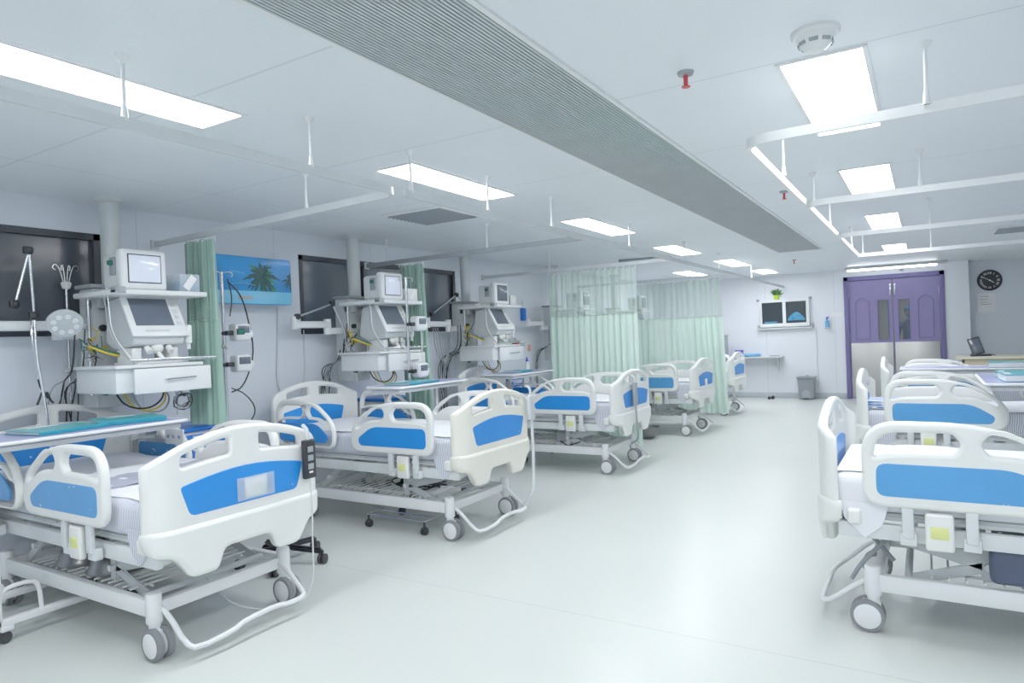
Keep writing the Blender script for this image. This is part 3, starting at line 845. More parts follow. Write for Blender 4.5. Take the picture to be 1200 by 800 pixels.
# ------------------------------------------------------------------ blue bedside carts
def cart(label, x, y, h=.86):
    t = thing('bedside_cart', label, 'cart', (x, y, 0), 0, 'blue drawer carts by the left wall')
    b = B(); b.box(-.20, .20, -.19, .19, .12, h-.03, .012); b.done('body', 'white', t)
    B().box(-.22, .22, -.21, .21, h-.03, h, .012, 3).done('top', 'brightblue', t)
    for k, (z0, z1) in enumerate(((h-.12, h-.05), (h-.21, h-.14), (h-.36, h-.23), (h-.58, h-.38))):
        d = B().box(.198, .216, -.18, .18, z0, z1, .006).done('drawer', 'brightblue', t)
        B().box(.214, .226, -.10, .10, z1-.022, z1-.008, .004).done('handle', 'white', d)
    for sx in (-1, 1):
        for sy in (-1, 1):
            w = B().cyl((sx*.16, sy*.15, .06), (sx*.16, sy*.15, .13), .012).done('caster', 'greyplastic', t)
            B().lathe([(0, -.014), (.034, -.014), (.038, -.008), (.038, .008), (.034, .014), (0, .014)], (sx*.16, sy*.15, .038), 18, 'X').done('wheel', 'darkrubber', w)
    return t
cart('blue drawer cart beside the bunched curtain at the nearest left bay', -4.52, 2.86+.02, .87)
cart('blue drawer cart at the head of the second left bay', -4.67, 5.10, .86)
cart('blue drawer cart at the head of the third left bay', -4.66, 7.33, .90)

# ------------------------------------------------------------------ service pendants (columns with shelves)
def cable_pts(a, c, sag, k=0, wob=.03, rd=random):
    a, c = Vector(a), Vector(c); out = []
    for i in range(9):
        t = i/8; p = a.lerp(c, t); p.z -= sag*math.sin(PI*t)
        p += Vector((rd.uniform(-wob, wob), rd.uniform(-wob, wob), 0))*(0 if i in (0, 8) else 1); out.append(p)
    return out
def pendant(label, y, detail, seed=1, armlen=.6):
    rd = random.Random(seed)
    t = thing('service_pendant', label, 'medical pendant', (-4.65, y, 0), 0, 'ceiling service pendants over the left beds')
    B().cyl((-.02, -.02, 1.84), (-.02, -.02, CZ), .06, n=28).lathe([(.06, CZ-.03), (.085, CZ-.02), (.09, CZ)], (-.02, -.02, 0)).done('column', 'lightgrey', t)
    hd = B().box(-.12, .06, -.19, .07, 1.05, 1.83, .015).done('service_head', 'lightgrey', t)
    B().box(-.13, .08, -.21, .10, 1.83, 1.855, .008).done('cap_plate', 'greyplastic', hd)
    for k in range(5):
        z = 1.15+.14*k
        g = B().cyl((.06, -.14, z), (.085, -.14, z), .022).done('gas_outlet', ('cablegreen', 'black', 'cableyellow', 'black', 'greyplastic')[k], hd)
        B().box(.058, .064, -.09, -.02, z-.03, z+.03, .004).done('socket_plate', 'white', hd)
    # upper shelf on its brackets
    s1 = B().box(.06, .56, -.31, .29, 1.755, 1.787, .008).done('upper_shelf', 'white', t)
    B().box(.50, .565, -.31, -.25, 1.76, 1.80, .004).done('corner_guard', 'greyplastic', s1)
    for q in (-.19, .02): B().box(.0, .12, q, q+.05, 1.70, 1.757, .006).done('bracket', 'lightgrey', s1)
    vr = B()
    for (px, py) in ((.10, .0), (.10, -.24)): vr.cyl((px, py, 1.14), (px, py, 1.755), .012)
    vr.done('rail_post', 'chrome', t)
    # drawer console
    cn = B().box(.06, .52, -.31, .20, 1.155, 1.305, .008).done('drawer_console', 'white', t)
    B().box(.04, .56, -.33, .24, 1.305, 1.325, .005).done('console_top', 'white', cn)
    dr = B().box(.545, .565, -.22, .29, 1.145, 1.300, .006).box(.40, .55, -.20, .18, 1.175, 1.185).done('drawer', 'white', cn)
    B().tube([(.565, -.03, 1.225), (.583, -.03, 1.225), (.583, .17, 1.232), (.565, .17, 1.232)], .005, 8).done('handle', 'chrome', dr)
    # side equipment rail
    B().box(.56, .57, -.25, .33, 1.40-.06, 1.36, .002).done('accessory_rail', 'chrome', cn) if detail else None
    # boom arm toward the near side
    a = B().box(-.09, -.02, -.36, .0, 1.50, 1.56, .012, 3).done('boom_arm', 'white', t)
    B().box(-.09, -.02, -.36-armlen*.62, -.33, 1.56, 1.62, .014, 3).cyl((-.055, -.35, 1.50), (-.055, -.35, 1.64), .035).cyl((-.055, -.36-armlen*.62, 1.55), (-.055, -.36-armlen*.62, 1.66), .032).done('boom_arm', 'white', a)
    # cables
    for k in range(9 if detail else 4):
        m = rd.choice(['black', 'black', 'black', 'lightgrey', 'greyplastic'])
        x = rd.uniform(.0, .14); yy = rd.uniform(-.32, -.18)
        pts = [(x, yy, rd.uniform(1.3, 1.6)), (x+.02, yy-.03, 1.30), (-.05, yy+rd.uniform(-.08, .02), 1.24), (-.16, yy+rd.uniform(-.12, .04), 1.20), (-.215, yy+rd.uniform(-.08, .05), 1.0), (-.22, yy+rd.uniform(-.05, .05), .7), (-.22, yy+rd.uniform(-.05, .1), .35)]
        B().tube(pts, rd.uniform(.003, .006), 6, 2).done('cable', m, t)
    for k in range(5):   # tangled leads near the outlets
        m = ('cableyellow', 'cablegreen', 'black', 'lightgrey', 'greyplastic')[k]
        c = Vector((.12, -.24, 1.50-.03*k)); pts = [c+Vector((rd.uniform(-.03, .06), rd.uniform(-.07, .07), rd.uniform(-.08, .08))) for _ in range(9)]
        B().tube(pts, .0035, 6, 2).done('cable', m, t)
    for m, o in (('cablegreen', 0), ('cableyellow', .02)):
        B().tube([(.14, -.22-o, 1.40), (.22, -.30-o, 1.46), (.30, -.24, 1.42-o), (.32, -.10, 1.37), (.24, .0, 1.34)], .007, 8, 2).done('hose', m, t)
    for o in (0, .02):
        B().tube([(.40, -.30+o, 1.80), (.44, -.31+o, 1.70), (.42, -.29+o, 1.52), (.50, -.22+o, 1.36), (.54, -.20+o, 1.33)], .0035, 6, 2).done('cable', 'paper' if o else 'greyplastic', t)
    for k in range(3):
        B().tube([(.30, -.2+.05*k, 1.155), (.32, -.15+.05*k, 1.06-.02*k), (.34, -.02+.05*k, 1.03-.015*k), (.34, .08+.03*k, 1.08), (.3, .12, 1.155)], .006, 6, 2).done('hose', ('black', 'cableyellow', 'greyplastic')[k], t)
    if seed == 1:
        for k in range(6):
            c = Vector((.42, .17, 1.07)); pts = [c+Vector((rd.uniform(-.03, .03), .06*math.cos(a+k), .05*math.sin(a+k)+rd.uniform(-.02, .02))) for a in (0, 1, 2, 3, 4, 5, 6)]
            B().tube(pts, .004, 6, 1).done('cable', 'black' if k % 2 else 'greyplastic', t)
        B().tube([(.42, .12, 1.155), (.42, .14, 1.08), (.42, .13, .98)], .004, 6, 1).done('cable', 'greyplastic', t)
    return t
def monitor(label, x, y, z, lit, group='patient monitors on the pendant shelves'):
    t = thing('patient_monitor', label, 'monitor', (x, y, z), 0, group)
    body = B(); s = [(-.34, .02, -.13, .13), (-.30, 0, -.15, .15)]
    body.box(-.24, .0, -.125, .125, .005, .225, .03, 3); body.box(-.06, .012, -.145, .145, .0, .245, .022, 3); body.box(-.22, -.02, -.10, .10, 0, .02)
    body = body.done('casing', 'white', t)
    B().box(.010, .0145, -.105, .105, .038, .215, .003).done('bezel', 'black', body)
    B().box(.0135, .0165, -.098, .098, .045, .208, .002).done('screen', 'screenlit' if lit else 'screen', t)
    B().box(-.14, -.08, -.135, -.12, .09, .20, .004).done('side_module', 'greyplastic', t)
    B().box(-.12, -.09, -.16, -.13, .15, .18, .006).done('connector', 'cablegreen', t)
    B().tube([(-.13, 0, .222), (-.12, 0, .25), (-.06, 0, .25), (-.05, 0, .235)], .006, 8, 1).done('handle', 'lightgrey', t)
    return t
def ventilator(label, x, y, z):
    t = thing('ventilator', label, 'ventilator', (x, y, z), 0, 'ventilators on the pendant consoles')
    # wedge body, screen leaning back
    pr = rnd([(-.30, .10), (-.26, .36), (-.10, .385), (.04, .13), (.02, .075), (-.20, .05)], [.02, .03, .02, .02, .02, .02], 3)
    me = plate_mesh(pr, [], .33, .012, 2)
    B().mesh(me, XZ(0)).done('casing', 'lightgrey', t)
    a = Vector((.04, 0, .13)); c = Vector((-.10, 0, .385)); d = (c-a).normalized(); n = Vector((d.z, 0, -d.x))
    def slab(u0, u1, v0, v1, th, name, m, lift=0, par=t, bev=.004):
        mtx = Matrix((d, Vector((0, 1, 0)), n)).transposed().to_4x4()
        b = B(); b.box(u0, u1, v0, v1, lift, lift+th, bev); bmesh.ops.transform(b.bm, matrix=Matrix.Translation(a) @ mtx, verts=b.bm.verts)
        return b.done(name, m, par)
    fp = slab(-.01, .285, -.185, .185, .02, 'front_panel', 'white', 0, t, .012)
    slab(.065, .265, -.145, .105, .004, 'screen', 'screen', .018, t)
    for k in range(4): slab(.07+.045*k, .10+.045*k, .125, .155, .004, 'key', 'lightgrey', .018, fp)
    slab(.02, .035, -.10, .06, .003, 'key_strip', 'lightgrey', .018, fp)
    b = B(); b.sph((-.02, .0, .055), .045, (1, 1, .8)); b.cyl((.0, .07, .06), (.03, .07, .03), .02); b.cyl((.0, -.07, .06), (.03, -.07, .03), .018); b.cyl((-.01, 0, .04), (.02, .02, -.02), .014)
    b.done('breathing_port', 'plastic', t)
    b = B(); b.box(-.20, -.02, -.15, -.09, -.035, .06, .006); b.box(-.20, -.02, .09, .15, -.035, .06, .006); b.box(-.22, .0, -.16, .16, -.045, -.03, .004); b.done('stand', 'white', t)
    b = B().cyl((.02, .20, .08), (.02, .20, .20), .022, bev=.008).cyl((.02, .20, .04), (.02, .20, .08), .012); b.done('humidifier', 'white', t)
    return t
PY = [2.50, 4.77, 6.62, 8.85, 11.15]
PL = ['service pendant over the nearest left bed, beside the round examination lamp', 'service pendant over the second left bed, standing before the long tinted window', 'service pendant over the third left bed with a red bowl on its console',
      'service pendant seen through the net of the first drawn curtain', 'service pendant seen through the net of the second drawn curtain']
for i, y in enumerate(PY):
    pendant(PL[i], y, i < 3, i+1, .6)
    monitor(['boxy monitor with a pale lit screen over the nearest left bed', 'boxy monitor with a pale lit screen over the second left bed', 'boxy monitor with a dark screen over the third left bed',
             'monitor seen faintly behind the first drawn curtain', 'monitor seen faintly behind the second drawn curtain'][i], -4.10, y-.13, 1.787, i < 2)
    ventilator(['ventilator with a tilted screen over the nearest left bed', 'ventilator with a tilted screen over the second left bed', 'ventilator with a tilted screen over the third left bed',
                'ventilator seen faintly behind the first drawn curtain', 'ventilator seen faintly behind the second drawn curtain'][i], -4.17, y-.02, 1.370)
def tub(label, x, y, z, paperm='paper', m='clear'):
    t = thing('supply_tub', label, 'container', (x, y, z), 0, 'tubs on the pendant shelves')
    b = B(); w, d, h = .075, .07, .115
    b.poly([(-w, -d, 0), (w, -d, 0), (w, -d, h), (-w, -d, h)], (0, .004, 0)); b.poly([(-w, d-.004, 0), (w, d-.004, 0), (w, d-.004, h), (-w, d-.004, h)], (0, .004, 0))
    b.box(-w, -w+.004, -d, d, 0, h); b.box(w-.004, w, -d, d, 0, h); b.box(-w, w, -d, d, 0, .004); b.done('walls', m, t)
    B().box(-w+.01, w-.02, -d+.01, d-.01, .006, h*.6, .01).done('contents', 'bluecloth' if m == 'clear' else 'paper', t)
    B().bar((w+.002, -.03, .02), (w+.002, .03, .10), .004, .05, .001, up=(0, .8, -.6)).done('label_card', paperm, t)
    return t
tub('clear tub with bluish contents beside the lit monitor, nearest left bay', -4.20, 2.50+.19, 1.787)
tub('white tub beside the lit monitor of the second left bay', -4.20, 4.77+.19, 1.787, 'paper', 'white')
tub('white tub beside the dark monitor of the third left bay', -4.22, 6.62+.20, 1.787, 'paper', 'white')
t = thing('kidney_bowl', 'small red bowl on the console of the third left pendant', 'bowl', (-4.13, 6.62+.19, 1.325))
B().lathe([(0, 0), (.04, .0), (.055, .03), (.06, .035), (.05, .028), (.036, .005), (0, .005)], n=20).done('shell', 'red', t)

# articulated circuit arms (world coordinates, on the booms)
def jarm(label, pts, hose=None, hook=None, group='articulated holder arms on the booms'):
    base = Vector(pts[0]); t = thing('holder_arm', label, 'holder arm', base, 0, group)
    P = [Vector(p)-base for p in pts]
    for a, c in zip(P, P[1:]): B().cyl(a, c, .010, n=12).done('rod', 'chrome', t)
    for p in P:
        B().sph(p, .026, (1, 1, 1.1)).box(p.x-.016, p.x+.016, p.y-.03, p.y+.02, p.z-.02, p.z+.025, .006).done('joint', 'black', t)
    if hose: B().tube([Vector(p)-base for p in hose], .010, 8, 2).done('hose', 'chrome', t)
    if hook:
        h = Vector(hook)-base
        b = B(); b.tube([h+Vector(v) for v in ((0, 0, .05), (0, .01, 0), (0, .03, -.03), (0, .05, -.07))], .007, 8, 1)
        for s in (-.035, 0, .035): b.tube([h+Vector((0, .03+s*.4, -.03)), h+Vector((0, .03+s, -.09)), h+Vector((.01, .03+s*1.3, -.10))], .007, 8, 1)
        b.done('hose_clip', 'black', t)
    return t
jarm('folded chrome arm with black joints standing against the nearest tinted window', [(-4.66, 2.00, 1.65), (-4.66, 1.985, 2.05), (-4.66, 1.90, 1.72)],
     [(-4.66, 1.99, 1.62), (-4.64, 1.97, 1.52), (-4.64, 2.0, 1.38), (-4.62, 1.99, 1.26)], (-4.62, 1.99, 1.21))
jarm('chrome arm with black joints reaching down at the second left bay', [(-4.68, 4.06, 1.66), (-4.66, 4.45, 1.78), (-4.60, 4.60, 1.40)], [(-4.60, 4.60, 1.40), (-4.58, 4.62, 1.25), (-4.60, 4.66, 1.05)])
jarm('chrome arm crossing the tinted window edge at the third left bay', [(-4.68, 5.95, 1.70), (-4.66, 6.40, 1.93), (-4.58, 6.68, 1.68)], [(-4.58, 6.68, 1.68), (-4.56, 6.55, 1.55), (-4.60, 6.45, 1.42)])
# hanging hose loops under the booms
t = thing('hose_loop', 'thin grey hoses looped below the third left boom arm', 'hose', (-4.66, 5.98, 1.55))
for k in range(3): B().tube([(0, -.05+.04*k, 0), (0, -.02+.05*k, -.28), (.01, .1+.02*k, -.40-.03*k), (0, .24, -.25), (0, .30, .02)], .005, 6, 2).done('hose', 'greyplastic', t)
# examination lamp
t = thing('examination_lamp', 'round silver examination lamp head on an arm at the nearest left bay', 'lamp', (-4.42, 2.06, 1.60))
hdm = Matrix.Rotation(-.85, 4, 'Y') @ Matrix.Rotation(-.35, 4, 'X') @ Matrix.Scale(.85, 4)
b = B().lathe([(0, .055), (.05, .05), (.10, .02), (.115, -.01), (.11, -.025), (.0, -.028)], n=32); bmesh.ops.transform(b.bm, matrix=hdm, verts=b.bm.verts); b.done('lamp_head', 'lightgrey', t)
b = B()
for k in range(8): b.cyl((.07*math.cos(k*PI/4), .07*math.sin(k*PI/4), -.028), (.07*math.cos(k*PI/4), .07*math.sin(k*PI/4), -.034), .018, n=14)
bmesh.ops.transform(b.bm, matrix=hdm, verts=b.bm.verts); b.done('led', 'paper', t)
B().tube([(-.03, .02, .05), (-.15, .10, .04), (-.22, .22, -.02), (-.22, .30, -.06)], .014, 10, 2).done('arm', 'white', t)
B().tube([(-.15, -.10, .02), (-.14, -.10, -.2), (-.12, -.07, -.5), (-.12, -.05, -.8)], .008, 8, 2).done('hose', 'chrome', t)

# ------------------------------------------------------------------ infusion poles
def ivpole(label, x, y, top, hooks=2, base=True, r=.011, knob=None):
    t = thing('infusion_stand', label, 'drip stand', (x, y, 0), 0, 'chrome drip stands')
    B().cyl((0, 0, .05), (0, 0, top), r, n=16).done('pole', 'chrome', t)
    b = B()
    for k in range(hooks):
        a = k*2*PI/hooks+.5*PI
        d = Vector((math.cos(a), math.sin(a), 0))
        b.tube([Vector((0, 0, top-.02)), Vector((0, 0, top))+d*.02, Vector((0, 0, top+.005))+d*.09, Vector((0, 0, top-.03))+d*.10, Vector((0, 0, top-.03))+d*.08], .004, 6, 1)
    b.done('hook', 'chrome', t)
    b = B(); n = 5 if base else 3; L = .20 if base else .022
    for k in range(n):
        a = k*2*PI/n+.3; d = Vector((math.cos(a), math.sin(a), 0)); b.bar(Vector((0, 0, .075)), d*L+Vector((0, 0, .062)), .03, .022)
    bs = b.done('base', 'greyplastic', t)
    for k in range(n):
        a = k*2*PI/n+.3; p = (math.cos(a)*L, math.sin(a)*L, .028)
        B().lathe([(0, -.01), (.024, -.01), (.027, 0), (.024, .01), (0, .01)], p, 16, 'X').cyl((p[0], p[1], .03), (p[0], p[1], .066), .008).done('wheel', 'darkrubber', bs)
    if knob: B().cyl((-.0, -.02, knob), (0, .02, knob), .018).sph((.03, 0, knob), .018).done('clamp_knob', 'lightgrey', t)
    return t
t = ivpole('slim drip stand with curled hooks in front of the nearest tinted window', -4.868, 2.285, 1.87, 0, False, .009, 1.30)
b = B()
for s in (-1, -.35, .35, 1):
    b.tube([(0, s*.012, 1.86), (0, s*.03, 1.95), (0, s*.05, 2.0), (0, s*.075, 2.0), (0, s*.08, 1.975), (0, s*.062, 1.965)], .0035, 6, 1)
b.done('hook', 'chrome', t)
B().lathe([(0, 1.84), (.022, 1.845), (.030, 1.87), (.030, 1.885), (.012, 1.89), (0, 1.89)], n=20).done('collar', 'paper', t)
ivpole('drip stand beside the blue palm tree unit, with hoses', -4.56, 3.235, 1.99, 2, True, .013, 1.42)
ivpole('drip stand carrying two white pumps at the second left bay', -4.04, 4.765, 1.99, 2, True, .013)
def pump(label, x, y, z, m='white'):
    t = thing('infusion_pump', label, 'pump', (x, y, z), 0, 'infusion pumps clamped to the drip stands')
    B().box(-.04, .06, .02, .16, 0, .135, .022, 3).box(-.02, .05, .14, .19, .02, .085, .02, 3).done('casing', m, t)
    B().box(-.015, .03, -.035, .03, .045, .08, .008).cyl((.0, -.03, .06), (.0, -.055, .06), .014).done('clamp', 'black', t)
    B().box(.058, .063, .04, .14, .06, .115, .002).done('display', 'screen', t)
    return t
pump('upper white infusion pump on the second left drip stand', -4.015, 4.79, 1.50)
pump('lower white infusion pump on the second left drip stand', -4.015, 4.79, 1.07)
pump('upper white infusion pump with a green knob beside the palm tree unit', -4.535, 3.26, 1.46)
pump('lower white infusion pump beside the palm tree unit', -4.535, 3.26, 1.22)
t = thing('hose_loop', 'black hoses looping beside the drip stand next to the palm tree unit', 'hose', (-4.54, 3.33, 1.2))
B().tube([(0, -.06, .72), (0, .06, .62), (0, .12, .40), (0, .16, .15), (0, .05, -.10), (0, -.06, -.13)], .006, 8, 2).done('hose', 'black', t)
B().tube([(0, -.06, -.10), (0, .06, -.15), (0, .16, -.28), (0, .10, -.38), (0, -.02, -.42)], .005, 8, 2).done('hose', 'black', t)
B().tube([(0, -.06, .74), (0, -.02, .60), (0, -.05, .45)], .005, 8, 2).done('hose', 'black', t)
B().cyl((.06, -.04, .33), (.06, .02, .33), .024).done('valve', 'cablegreen', t)
# spiral line between the two pumps of the second stand
t = thing('spiral_line', 'coiled white line hanging between the two pumps at the second left bay', 'hose', (-3.99, 4.90, 1.20))
B().tube([(.008*math.cos(k*1.2), .008*math.sin(k*1.2), .31-.31*k/80) for k in range(81)], .003, 5).done('coil', 'paper', t)

# ------------------------------------------------------------------ wall mounted unit with the palm picture
t = thing('air_conditioner', 'blue wall unit with a palm tree picture on its front', 'air conditioner', (WX, 3.66, 1.955))
B().box(0, .16, -.37, .37, -.15, .19, .03, 3).done('casing', 'lightgrey', t)
fp = B().mesh(plate_mesh(rnd([(-.375, -.195), (.375, -.195), (.375, .197), (-.375, .197)], .025, 4), [], .02, .005), YZ(.172)).done('front_panel', 'sky', t)
B().box(.180, .1835, -.37, .37, -.188, -.085, .001).done('lower_band', 'picband', fp)
B().box(.183, .186, -.17, -.03, -.155, -.125, .001).done('display', 'greyplastic', fp)
def palm(cy, cz, r, n, m, sd):
    rd = random.Random(sd); b = B()
    for k in range(n):
        a = 2*PI*k/n+rd.uniform(-.2, .2); L = r*rd.uniform(.75, 1.15)
        pts = []; W = L*.13
        for s in (1, -1):
            rng = range(9) if s > 0 else range(8, -1, -1)
            for i in rng:
                u = i/8; x = math.cos(a)*L*u; z = math.sin(a)*L*u-.35*L*u*u
                w = W*math.sin(PI*min(1, u*.95+.05))*(1 if i % 2 else .55)
                pts.append((cy+x-math.sin(a)*w*s, cz+z+math.cos(a)*w*s))
        pts = [(min(.368, max(-.368, p[0])), max(-.082, min(.19, p[1]))) for p in pts]
        try:
            vs = [b.bm.verts.new((.1835+.0002*k, p[0], p[1])) for p in pts]; b.bm.faces.new(vs)
        except Exception: pass
    return b.done('palm_picture', m, fp)
palm(.07, .045, .17, 15, 'palm', 2); palm(.07, .04, .19, 9, 'palm2', 4); palm(.35, .02, .09, 9, 'palm', 5)
b = B()
for (y0, z0, L) in ((.06, .165, .22), (-.28, .05, .18), (-.25, -.04, .25), (.12, .10, .2)): b.tube([(.1842, y0+L*u, z0+.02*math.sin(3*u)) for u in (0, .3, .6, 1)], .0035, 4, 1)
b.done('cloud_streak', 'picband', fp)
# hose on the wall below the unit
t = thing('wall_hose', 'thin white hose hanging in a loop on the wall beside the palm tree unit', 'hose', (WX+.012, 4.0, 1.2))
B().tube([(0, .02, .55), (0, .0, .2), (0, -.03, -.12), (0, .06, -.28), (0, .20, -.30), (0, .30, -.10), (0, .30, .35)], .006, 8, 2).done('hose', 'lightgrey', t)

# small wall items left wall, third bay
t = thing('wall_dispenser', 'small blue dispenser hung high on the wall before the first drawn curtain', 'dispenser', (WX, 8.28, 1.73))
B().box(0, .05, -.05, .05, -.09, .09, .012).done('body', 'brightblue', t); B().tube([(.02, 0, .09), (.02, .0, .19), (.01, 0, .2)], .004, 6).done('hook', 'chrome', t)
t = thing('wall_bracket_arm', 'small grey folding arm bracket on the wall beyond the third pendant', 'bracket', (WX, 7.75, 1.42))
B().box(0, .03, -.05, .05, -.04, .08, .008).done('plate', 'greyplastic', t)
B().bar((.03, .0, 0), (.06, .22, -.02), .03, .035).bar((.06, .22, -.03), (.05, .50, -.12), .03, .035).done('arm', 'lightgrey', t)
B().bar((.03, 0, .06), (.04, -.03, .17), .02, .02).done('clamp', 'black', t)
t = thing('wall_notice', 'small orange sign on the wall just left of the first drawn curtain', 'sign', (WX, 8.45, 1.25))
B().box(0, .006, -.04, .04, -.05, .05, .001).done('card', mat('orange_card', (226, 150, 130), .7), t)

# ------------------------------------------------------------------ far wall items
t = thing('xray_viewer', 'white double x-ray viewing box with two dark films on the far wall', 'x-ray viewer', (-2.36, FY, 1.68))
b = B().mesh(plate_mesh(rnd([(-.46, -.27), (.46, -.27), (.46, .27), (-.46, .27)], .015, 3), [[(-.42, -.20), (-.03, -.20), (-.03, .22), (-.42, .22)], [(.03, -.20), (.40, -.20), (.40, .22), (.03, .22)]], .08, .006), XZ(-.04)).done('housing', 'white', t)
B().box(-.42, -.03, -.05, -.03, -.20, .22).done('film', 'film', t)
B().box(.03, .40, -.05, -.03, -.20, .22).done('film', 'film', t)
b = B(); N = 16
b.poly([(.06+.31*i/N, -.052, -.15) for i in (0, N)]+[(.37-.31*i/N, -.052, -.12+.13*math.sin(PI*i/N)) for i in range(N+1)], (0, -.001, 0)); b.done('film_reflection', 'filmreflect', t)  # bluish reflection painted as a flat patch on the dark film
B().box(-.38, -.14, -.053, -.051, -.19, -.16).done('film_reflection', 'filmreflect', t)  # strip in the same painted reflection colour
b = B().box(-.50, .50, -.10, 0, -.315, -.285, .006); b.done('lower_shelf', 'lightgrey', t)
b = B()
for x in (-.49, .49): b.box(x-.025, x+.025, -.06, 0, -.31, -.22, .006)
for x in (-.50, .47): b.box(x-.025, x+.025, -.05, 0, .26, .30, .008)
b.done('corner_bracket', 'greyplastic', t)
t = thing('wall_cable', 'thin cable running down the far wall from the x-ray viewer', 'cable', (-1.80, FY-.012, 1.3))
B().tube([(0, 0, .07), (.01, 0, -.3), (-.01, 0, -.6), (.02, 0, -.85), (0, 0, -1.1)], .005, 6, 2).done('cable', 'lightgrey', t)
t = thing('potted_plant', 'small green plant in a lime pot on top of the x-ray viewer', 'plant', (-2.50, FY-.05, 1.95))
B().lathe([(0, 0), (.04, 0), (.055, .09), (.05, .09), (.045, .08), (0, .08)], n=20).done('pot', 'lime', t)
b = B(); rd = random.Random(3)
for k in range(70):
    a = rd.uniform(0, 2*PI); e = rd.uniform(.2, 1.4); L = rd.uniform(.08, .17)
    d = Vector((math.cos(a)*math.cos(e), math.sin(a)*math.cos(e)*.35-.15, math.sin(e))).normalized(); o = Vector((0, 0, .08)); s = d.cross(Vector((0, 1, .2))).normalized()*.010
    v = [b.bm.verts.new(o), b.bm.verts.new(o+d*L*.5+s), b.bm.verts.new(o+d*L), b.bm.verts.new(o+d*L*.5-s)]; b.bm.faces.new(v)
b.done('foliage', 'green', t)
t = thing('wall_shelf', 'grey wall shelf below the x-ray viewer on the far wall', 'shelf', (-2.95, FY, .83))
B().box(-.55, .55, -.34, 0, -.02, .01, .006).done('board', 'lightgrey', t)
for x in (-.45, .45): B().poly([(x-.01, 0, -.02), (x-.01, -.28, -.02), (x-.01, 0, -.30)], (.02, 0, 0)).done('bracket', 'lightgrey', t)
t = thing('supply_box', 'small violet box standing on the far wall shelf', 'box', (-3.22, FY-.18, .84))
b = B().box(-.07, .07, -.05, .05, 0, .13, .006); b.done('body', 'violet', t); B().box(-.072, .072, -.052, .052, .11, .135, .004).done('lid', 'violet', t)
t = thing('cloth_bundle', 'crumpled light blue cloth lying on the far wall shelf', 'cloth', (-2.98, FY-.18, .84))
b = B(); rd = random.Random(4)
for k in range(7): b.sph((rd.uniform(-.13, .13), rd.uniform(-.05, .05), .03), .05, (1.3, .9, .6))
b.done('bundle', 'bluecloth', t)
t = thing('instrument_tray', 'small grey tray lying near the right end of the far wall shelf', 'tray', (-2.55, FY-.17, .84))
B().box(-.09, .09, -.06, .06, 0, .012, .004).tube([(-.09, -.06, .014), (.09, -.06, .014), (.09, .06, .014), (-.09, .06, .014)], .005, 6, closed=True).done('dish', 'greyplastic', t)
t = thing('pedal_bin', 'grey pedal bin standing against the far wall under the x-ray viewer', 'bin', (-1.98, FY-.19, 0))
b = B(); A = [(-.15, -.13), (.15, -.13), (.15, .13), (-.15, .13)]; C = [(-.13, -.11), (.13, -.11), (.13, .11), (-.13, .11)]
lo = [b.bm.verts.new((x, y, .01)) for x, y in C]; hi = [b.bm.verts.new((x, y, .40)) for x, y in A]
for i in range(4): b.bm.faces.new((lo[i], lo[(i+1) % 4], hi[(i+1) % 4], hi[i]))
b.bm.faces.new(lo[::-1]); b.bm.faces.new(hi); bmesh.ops.bevel(b.bm, geom=b.bm.edges[:], offset=.012, segments=2, affect='EDGES'); b.done('body', 'bin', t)
B().box(-.165, .165, -.145, .145, .40, .44, .012, 3).box(-.03, .03, .10, .14, .44, .455, .004).done('lid', 'bin', t)
B().mesh(plate_mesh([(-.075, .02)]+[(.075*math.cos(PI-a), .11+.075*math.sin(a)) for a in [PI*k/8 for k in range(9)]]+[(.075, .02)], [], .01, .002), XZ(-.125)).done('foot_recess', 'greyplastic', t)
B().box(-.05, .05, -.175, -.12, .015, .035, .006).done('pedal', 'darkrubber', t)
t = thing('foot_switch', 'small white and black foot switch lying on the floor by the far wall', 'foot switch', (-2.63, FY-.28, 0))
B().box(-.07, .01, -.05, .05, 0, .05, .015).done('body', 'white', t); B().cyl((.04, -.03, .035), (.04, .03, .035), .035).cyl((-.02, -.06, .03), (-.02, -.02, .03), .03).done('wheel', 'black', t)
t = thing('sanitizer_bottle', 'small blue and white hand gel bottle fixed on the far wall left of the door', 'bottle', (-1.60, FY, 1.48))
B().box(-.05, .05, -.09, .003, -.12, -.11, .003).box(-.05, .05, -.008, .003, -.12, .06, .003).done('bracket', 'white', t)
b = B().lathe([(0, -.11), (.035, -.11), (.036, .0), (.015, .03), (.012, .05), (0, .05)], (0, -.05, 0), 18); b.done('bottle', 'bluecloth', t)
B().cyl((0, -.05, .04), (0, -.05, .08), .016).box(-.01, .04, -.055, -.045, .075, .09).done('pump_head', 'violet', t)
t = thing('wall_notice', 'small white notice strip on the wall beside the hand gel bottle', 'sign', (-1.42, FY, 1.60))
B().box(-.09, .09, -.004, 0, -.045, .045, .001).done('card', 'paper', t)
t = thing('equipment_cart', 'tall grey equipment cart in the far left corner beside the curtain', 'cart', (-3.52, 13.65, 0))
B().box(-.16, .13, -.2, .2, .55, 1.28, .02).done('cabinet', 'greyplastic', t)
B().box(-.18, .15, -.22, .22, 1.28, 1.31, .006).box(-.02, .04, -.02, .04, .06, .56, .004).box(-.17, .14, -.2, .2, .05, .08, .006).box(-.18, .15, -.22, -.19, .06, 1.3, .006).done('frame', 'lightgrey', t)
B().tube([(-.1, -.1, 1.31), (-.1, -.1, 1.42), (.1, -.1, 1.45), (.12, -.1, 1.31)], .008, 8, 1).done('handle', 'chrome', t)
for sx in (-1, 1):
    for sy in (-1, 1): B().cyl((sx*.13-.01, sy*.17, .03), (sx*.13+.01, sy*.17, .03), .03).done('wheel', 'darkrubber', t)

